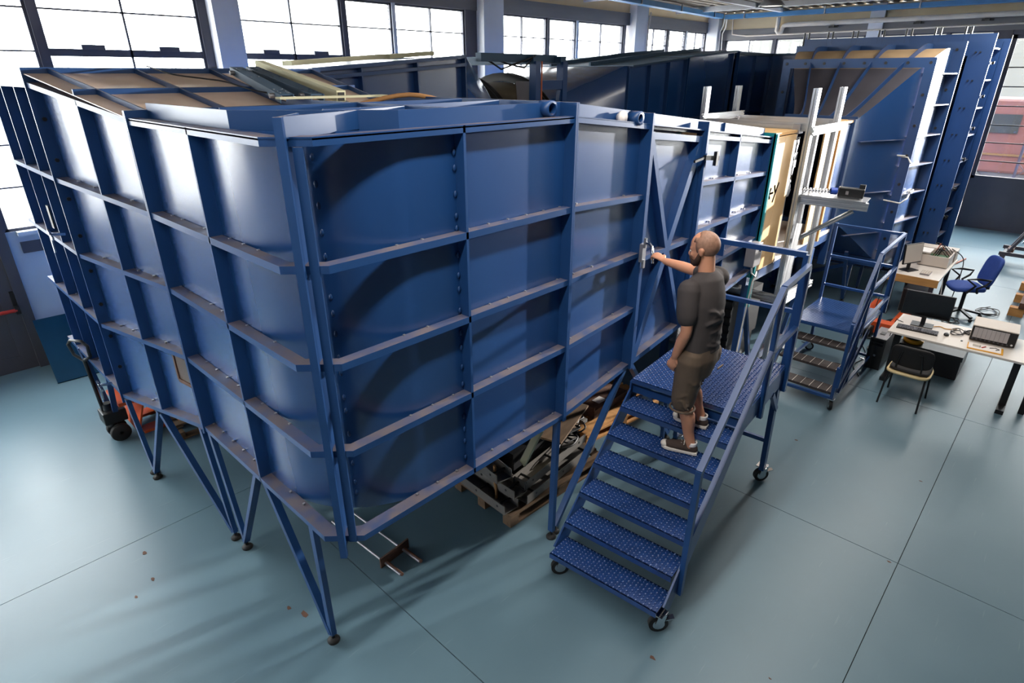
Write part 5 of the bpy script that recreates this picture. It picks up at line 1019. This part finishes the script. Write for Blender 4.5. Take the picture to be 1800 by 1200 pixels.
def hand(b, wrist, fwd, palm_n, curl, thumb_side, s=1.):   # palm + five unequal bent fingers
    w = V3(wrist); f = V3(fwd).normalized(); nrm = V3(palm_n); nrm = (nrm-f*nrm.dot(f)).normalized(); sd = f.cross(nrm).normalized()*thumb_side
    chain(b, [w, w+f*.035*s, w+f*.085*s], [.024*s, .030*s, .034*s], flat=(nrm, .52))
    for k, (off, L) in enumerate(((.030, .075), (.010, .083), (-.011, .077), (-.030, .060))):
        base = w+f*.085*s+sd*off*s; a0 = curl*.35; a1 = curl*1.1; a2 = curl*1.9
        dirn = lambda a: f*math.cos(a)+nrm*math.sin(a)
        p1 = base+dirn(a0)*L*.45*s; p2 = p1+dirn(a1)*L*.32*s; p3 = p2+dirn(a2)*L*.26*s
        chain(b, [base-f*.012*s, base, p1, p2, p3], [.0095*s, .0095*s, .009*s, .008*s, .007*s], 8)
    tb = w+f*.03*s+sd*.022*s; chain(b, [tb, tb+(f*.6+sd*.75+nrm*.2).normalized()*.035*s, tb+(f*.6+sd*.75+nrm*.2).normalized()*.035*s+(f*.9+nrm*curl*.7+sd*.1).normalized()*.032*s, tb+(f*.6+sd*.75+nrm*.2).normalized()*.035*s+(f*.85+nrm*curl*.9-sd*.2).normalized()*.058*s], [.014*s, .0115*s, .010*s, .008*s], 8)
z5, z6 = TZ[4]+.006, TZ[5]+.006
hipL, hipR = V3((2.475, -.79, 1.80)), V3((2.645, -.82, 1.81)); knL, knR = V3((2.50, -.755, 1.40)), V3((2.665, -.70, 1.50)); anL, anR = V3((2.545, -.845, 1.035)), V3((2.685, -.835, z6+.085))
shL, shR = V3((2.395, -.735, 2.295)), V3((2.745, -.785, 2.325)); neck = V3((2.565, -.78, 2.345)); hc = V3((2.565, -.725, 2.565))
elL, wrL = V3((2.365, -.775, 2.025)), V3((2.395, -.70, 1.80)); elR, wrR = V3((2.85, -.54, 2.30)), V3((2.84, -.300, 2.325))
fw = V3((.10, 1, 0)).normalized(); rt = V3((1, -.10, 0)).normalized()
b = MB()
# head, turned a little towards the latch and bowed
hrot = Matrix.Rotation(math.radians(8), 3, 'Z') @ Matrix.Rotation(math.radians(-10), 3, 'X')
Hh = lambda x, y, z: hc+hrot @ V3((x, y, z))
b.ell(Hh(0, -.012, .022), (.076, .097, .092), 20, 14, hrot); b.ell(Hh(0, .012, -.028), (.066, .078, .088), 18, 12, hrot); b.ell(Hh(0, .045, -.078), (.043, .043, .036), 14, 10, hrot)
b.ell(Hh(0, .068, .008), (.055, .022, .014), 12, 8, hrot); chain(b, [Hh(0, .080, .0), Hh(0, .097, -.028), Hh(0, .098, -.040)], [.009, .013, .012], 10)
for s in (-1, 1): b.ell(Hh(.016*s, .088, -.044), (.010, .012, .008), 8, 6, hrot); b.ell(Hh(.076*s, -.008, -.018), (.011, .020, .031), 10, 8, hrot); b.ell(Hh(.083*s, -.016, -.006), (.008, .014, .018), 8, 6, hrot); b.ell(Hh(.036*s, .066, -.034), (.022, .016, .02), 8, 6, hrot)
b.ell(Hh(0, .086, -.064), (.023, .010, .008), 10, 6, hrot); b.ell(Hh(0, .083, -.077), (.021, .010, .007), 10, 6, hrot)
chain(b, [neck-V3((0, 0, .06)), neck+V3((0, .012, .05)), Hh(0, -.02, -.06)], [.068, .058, .056], 16)
# trunk (under the clothes) and limbs, one continuous surface
chain(b, [(2.56, -.80, 1.82), (2.56, -.80, 2.0), (2.565, -.79, 2.2), (2.568, -.785, 2.31)], [.125, .125, .14, .10], 18, flat=(fw, .68))
chain(b, [shL, (shL+shR)/2, shR], [.045, .07, .045], 14)
chain(b, [shL, lerp(shL, elL, .5), elL, lerp(elL, wrL, .45), wrL], [.046, .048, .040, .040, .027], 14); chain(b, [shR, lerp(shR, elR, .5), elR, lerp(elR, wrR, .4), wrR], [.046, .048, .041, .041, .027], 14)
hand(b, wrL, wrL-elL, (.8, -.1, .1), .55, 1); hand(b, wrR, V3((.10, .82, .28)), (.35, .1, -1), 1.15, -1)
for hp, kn, an in ((hipL, knL, anL), (hipR, knR, anR)):
    chain(b, [hp, lerp(hp, kn, .5), kn], [.085, .075, .056], 16); cal = lerp(kn, an, .33)-V3((0, .018, 0)); chain(b, [kn, cal, lerp(kn, an, .7), an], [.054, .057, .042, .036], 16); chain(b, [an, an-V3((0, -.02, .045))], [.036, .035], 12)
body = skin_it(b, 'body', M_SKIN, PM, .0075, 5)
h_ = MB()
h_.ell(Hh(0, -.014, .022), (.0785, .0995, .094), 28, 18, hrot)
h_.v = h_.v; hv = [V3(v) for v in h_.v]; keep = []
for f_ in h_.f:
    c = sum((hv[i] for i in f_), V3())/len(f_); l = hrot.inverted() @ (c-hc)
    if l.y < .035-.25*max(0, l.z-.05)*0 and l.z > -.045+max(0, l.y)*1.2 and not (l.z > .085 and l.y > .0) : keep.append(f_)
hh = MB(); hh.add(h_.v, keep, True); ho = hh.build('cropped_hair', M_STUB, PM); s_ = ho.modifiers.new('t', 'SOLIDIFY'); s_.thickness = .002; s_.offset = 0
bd = MB(); bd.ell(Hh(0, .048, -.090), (.051, .050, .036), 16, 10, hrot)
for s in (-1, 1): chain(bd, [Hh(.070*s, .006, -.030), Hh(.066*s, .022, -.068), Hh(.04*s, .05, -.098)], [.012, .020, .022], 10)
chain(bd, [Hh(-.032, .080, -.072), Hh(-.02, .090, -.056), Hh(.02, .090, -.056), Hh(.032, .080, -.072)], [.008, .008, .008, .008], 8); skin_it(bd, 'beard', M_BEARD, PM, .006, 3)
for s in (-1, 1): MB().ell(Hh(.030*s, .078, -.010), (.012, .009, .008), 10, 8, hrot).build('eye', M_EYE, PM); MB().ell(Hh(.030*s, .086, -.010), (.005, .003, .005), 8, 6, hrot).build('pupil', M_BLK, PM)
# t-shirt
b = MB(); chain(b, [(2.56, -.80, 1.79), (2.56, -.80, 1.86), (2.56, -.80, 2.02), (2.566, -.79, 2.18), (2.57, -.785, 2.275)], [.158, .156, .155, .168, .155], 24, flat=(fw, .74))
chain(b, [shL+V3((.035, 0, .012)), (shL+shR)/2+V3((0, -.01, .035)), shR+V3((-.035, 0, .012))], [.062, .078, .062], 16)
chain(b, [shL+V3((.012, 0, .006)), lerp(shL, elL, .38), lerp(shL, elL, .66)], [.078, .074, .070], 16); chain(b, [shR-V3((.012, 0, -.006)), lerp(shR, elR, .38), lerp(shR, elR, .66)], [.078, .072, .068], 16)
# soft creases
rnd = random.Random(11)
for k in range(9):
    z = 1.84+.038*k; a0 = rnd.uniform(-.9, .3); pts = []
    for j in range(5): a = a0+j*.32+rnd.uniform(-.05, .05); pts.append((2.56+.157*math.sin(a), -.80-.118*math.cos(a), z+.03*math.sin(j*.9+k)+rnd.uniform(-.01, .01)))
    chain(b, pts, [.006, .012, .014, .012, .006], 8)
def cut_ends(o): return o
skin_it(b, 't_shirt', M_SHIRT, PM, .009, 5)
MB().tube([neck+rt*.075*math.cos(a)+fw*(.068*math.sin(a))+V3((0, 0, .012-.018*math.sin(a))) for a in [k*2*math.pi/16 for k in range(16)]], .011, 8, True).build('collar', M_SHIRT, PM)
# shorts
b = MB(); chain(b, [(2.56, -.80, 1.86), (2.56, -.805, 1.78), (2.56, -.805, 1.72)], [.150, .160, .145], 22, flat=(fw, .78))
kl = lerp(hipL, knL, .98); kr = lerp(hipR, knR, .98)
chain(b, [hipL+V3((0, 0, -.02)), lerp(hipL, knL, .45), kl-V3((0, 0, .0))], [.108, .100, .088], 18); chain(b, [hipR+V3((0, 0, -.02)), lerp(hipR, knR, .45), kr], [.108, .100, .088], 18)
for k in range(12):
    hp, kn = (hipL, knL) if k % 3 else (hipR, knR); c = lerp(hp, kn, rnd.uniform(.35, 1.0)); a0 = rnd.uniform(2.6, 5.5); pts = [c+V3((.094*math.cos(a0+j*.35), .094*math.sin(a0+j*.35), .02*j*rnd.choice((-1, 1)))) for j in range(4)]; chain(b, pts, [.005, .011, .011, .005], 8)
skin_it(b, 'shorts', M_SHORT, PM, .009, 4)
for k_ in (kl, kr): MB().tube([k_+V3((.090*math.cos(a), .090*math.sin(a), -.055)) for a in [k*2*math.pi/18 for k in range(18)]], .009, 8, True).build('shorts_hem', M_SHORT, PM)
MB().box(2.60, 2.68, -.945, -.935, 1.70, 1.71).build('pocket_seam', M_SHORT, PM)
# canvas shoes
def shoe(an, z, heel, toe):
    h = V3((heel[0], heel[1], z)); t = V3((toe[0], toe[1], z)); d = (t-h).normalized(); sd = V3((d.y, -d.x, 0)); L = (t-h).length
    prof = [(0, .030), (.08, .036), (.3, .036), (.55, .043), (.75, .047), (.9, .040), (1, .018)]
    b = MB(); left = [h+d*L*u+sd*w for u, w in prof]; right = [h+d*L*u-sd*w for u, w in prof][::-1]; P = [(p.x, p.y) for p in left+right]; so = MB().prism(P, z, z+.026).build('shoe_sole', M_SOLE, PM, bevel=.006)
    b = MB(); chain(b, [h+d*.035+V3((0, 0, .045)), h+d*L*.4+V3((0, 0, .048)), h+d*L*.72+V3((0, 0, .038)), h+d*L*.90+V3((0, 0, .032))], [.035, .041, .040, .028], 14); chain(b, [h+d*.045+V3((0, 0, .05)), h+d*.055+V3((0, 0, .085))], [.037, .036], 14); chain(b, [h+d*L*.28+V3((0, 0, .075)), h+d*L*.55+V3((0, 0, .062))], [.032, .03], 12)
    up = skin_it(b, 'shoe', M_SHOE, PM, .006, 3)
    MB().ell(h+d*L*.91+V3((0, 0, .034)), (.037, .036, .027), 14, 9).build('toe_cap', M_SOLE, up)
    for k in range(5): c = h+d*L*(.38+.075*k)+V3((0, 0, .099-.0075*k)); MB().tube([c-sd*.022-V3((0, 0, .008)), c+V3((0, 0, .003)), c+sd*.022+d*.01-V3((0, 0, .008))], .0045, 6).build('lace', M_SOLE, up)
    c = h+d*L*.37+V3((0, 0, .105)); MB().tube([c, c+sd*.03+V3((0, 0, .012)), c+sd*.045-V3((0, 0, .02))], .003, 6).tube([c, c-sd*.03+V3((0, 0, .012)), c-sd*.045-V3((0, 0, .02))], .003, 6).build('lace_bow', M_SOLE, up)
    MB().lathe([(.040, .075), (.041, .095), (.040, .108), (.036, .108), (.036, .075)], 16, (h+d*.052+V3((0, 0, .0)))).build('ankle_sock', M_PAPER, up)
shoe(anL, z5, (2.565, -.90), (2.485, -.635)); shoe(anR, z6, (2.695, -.895), (2.665, -.62))
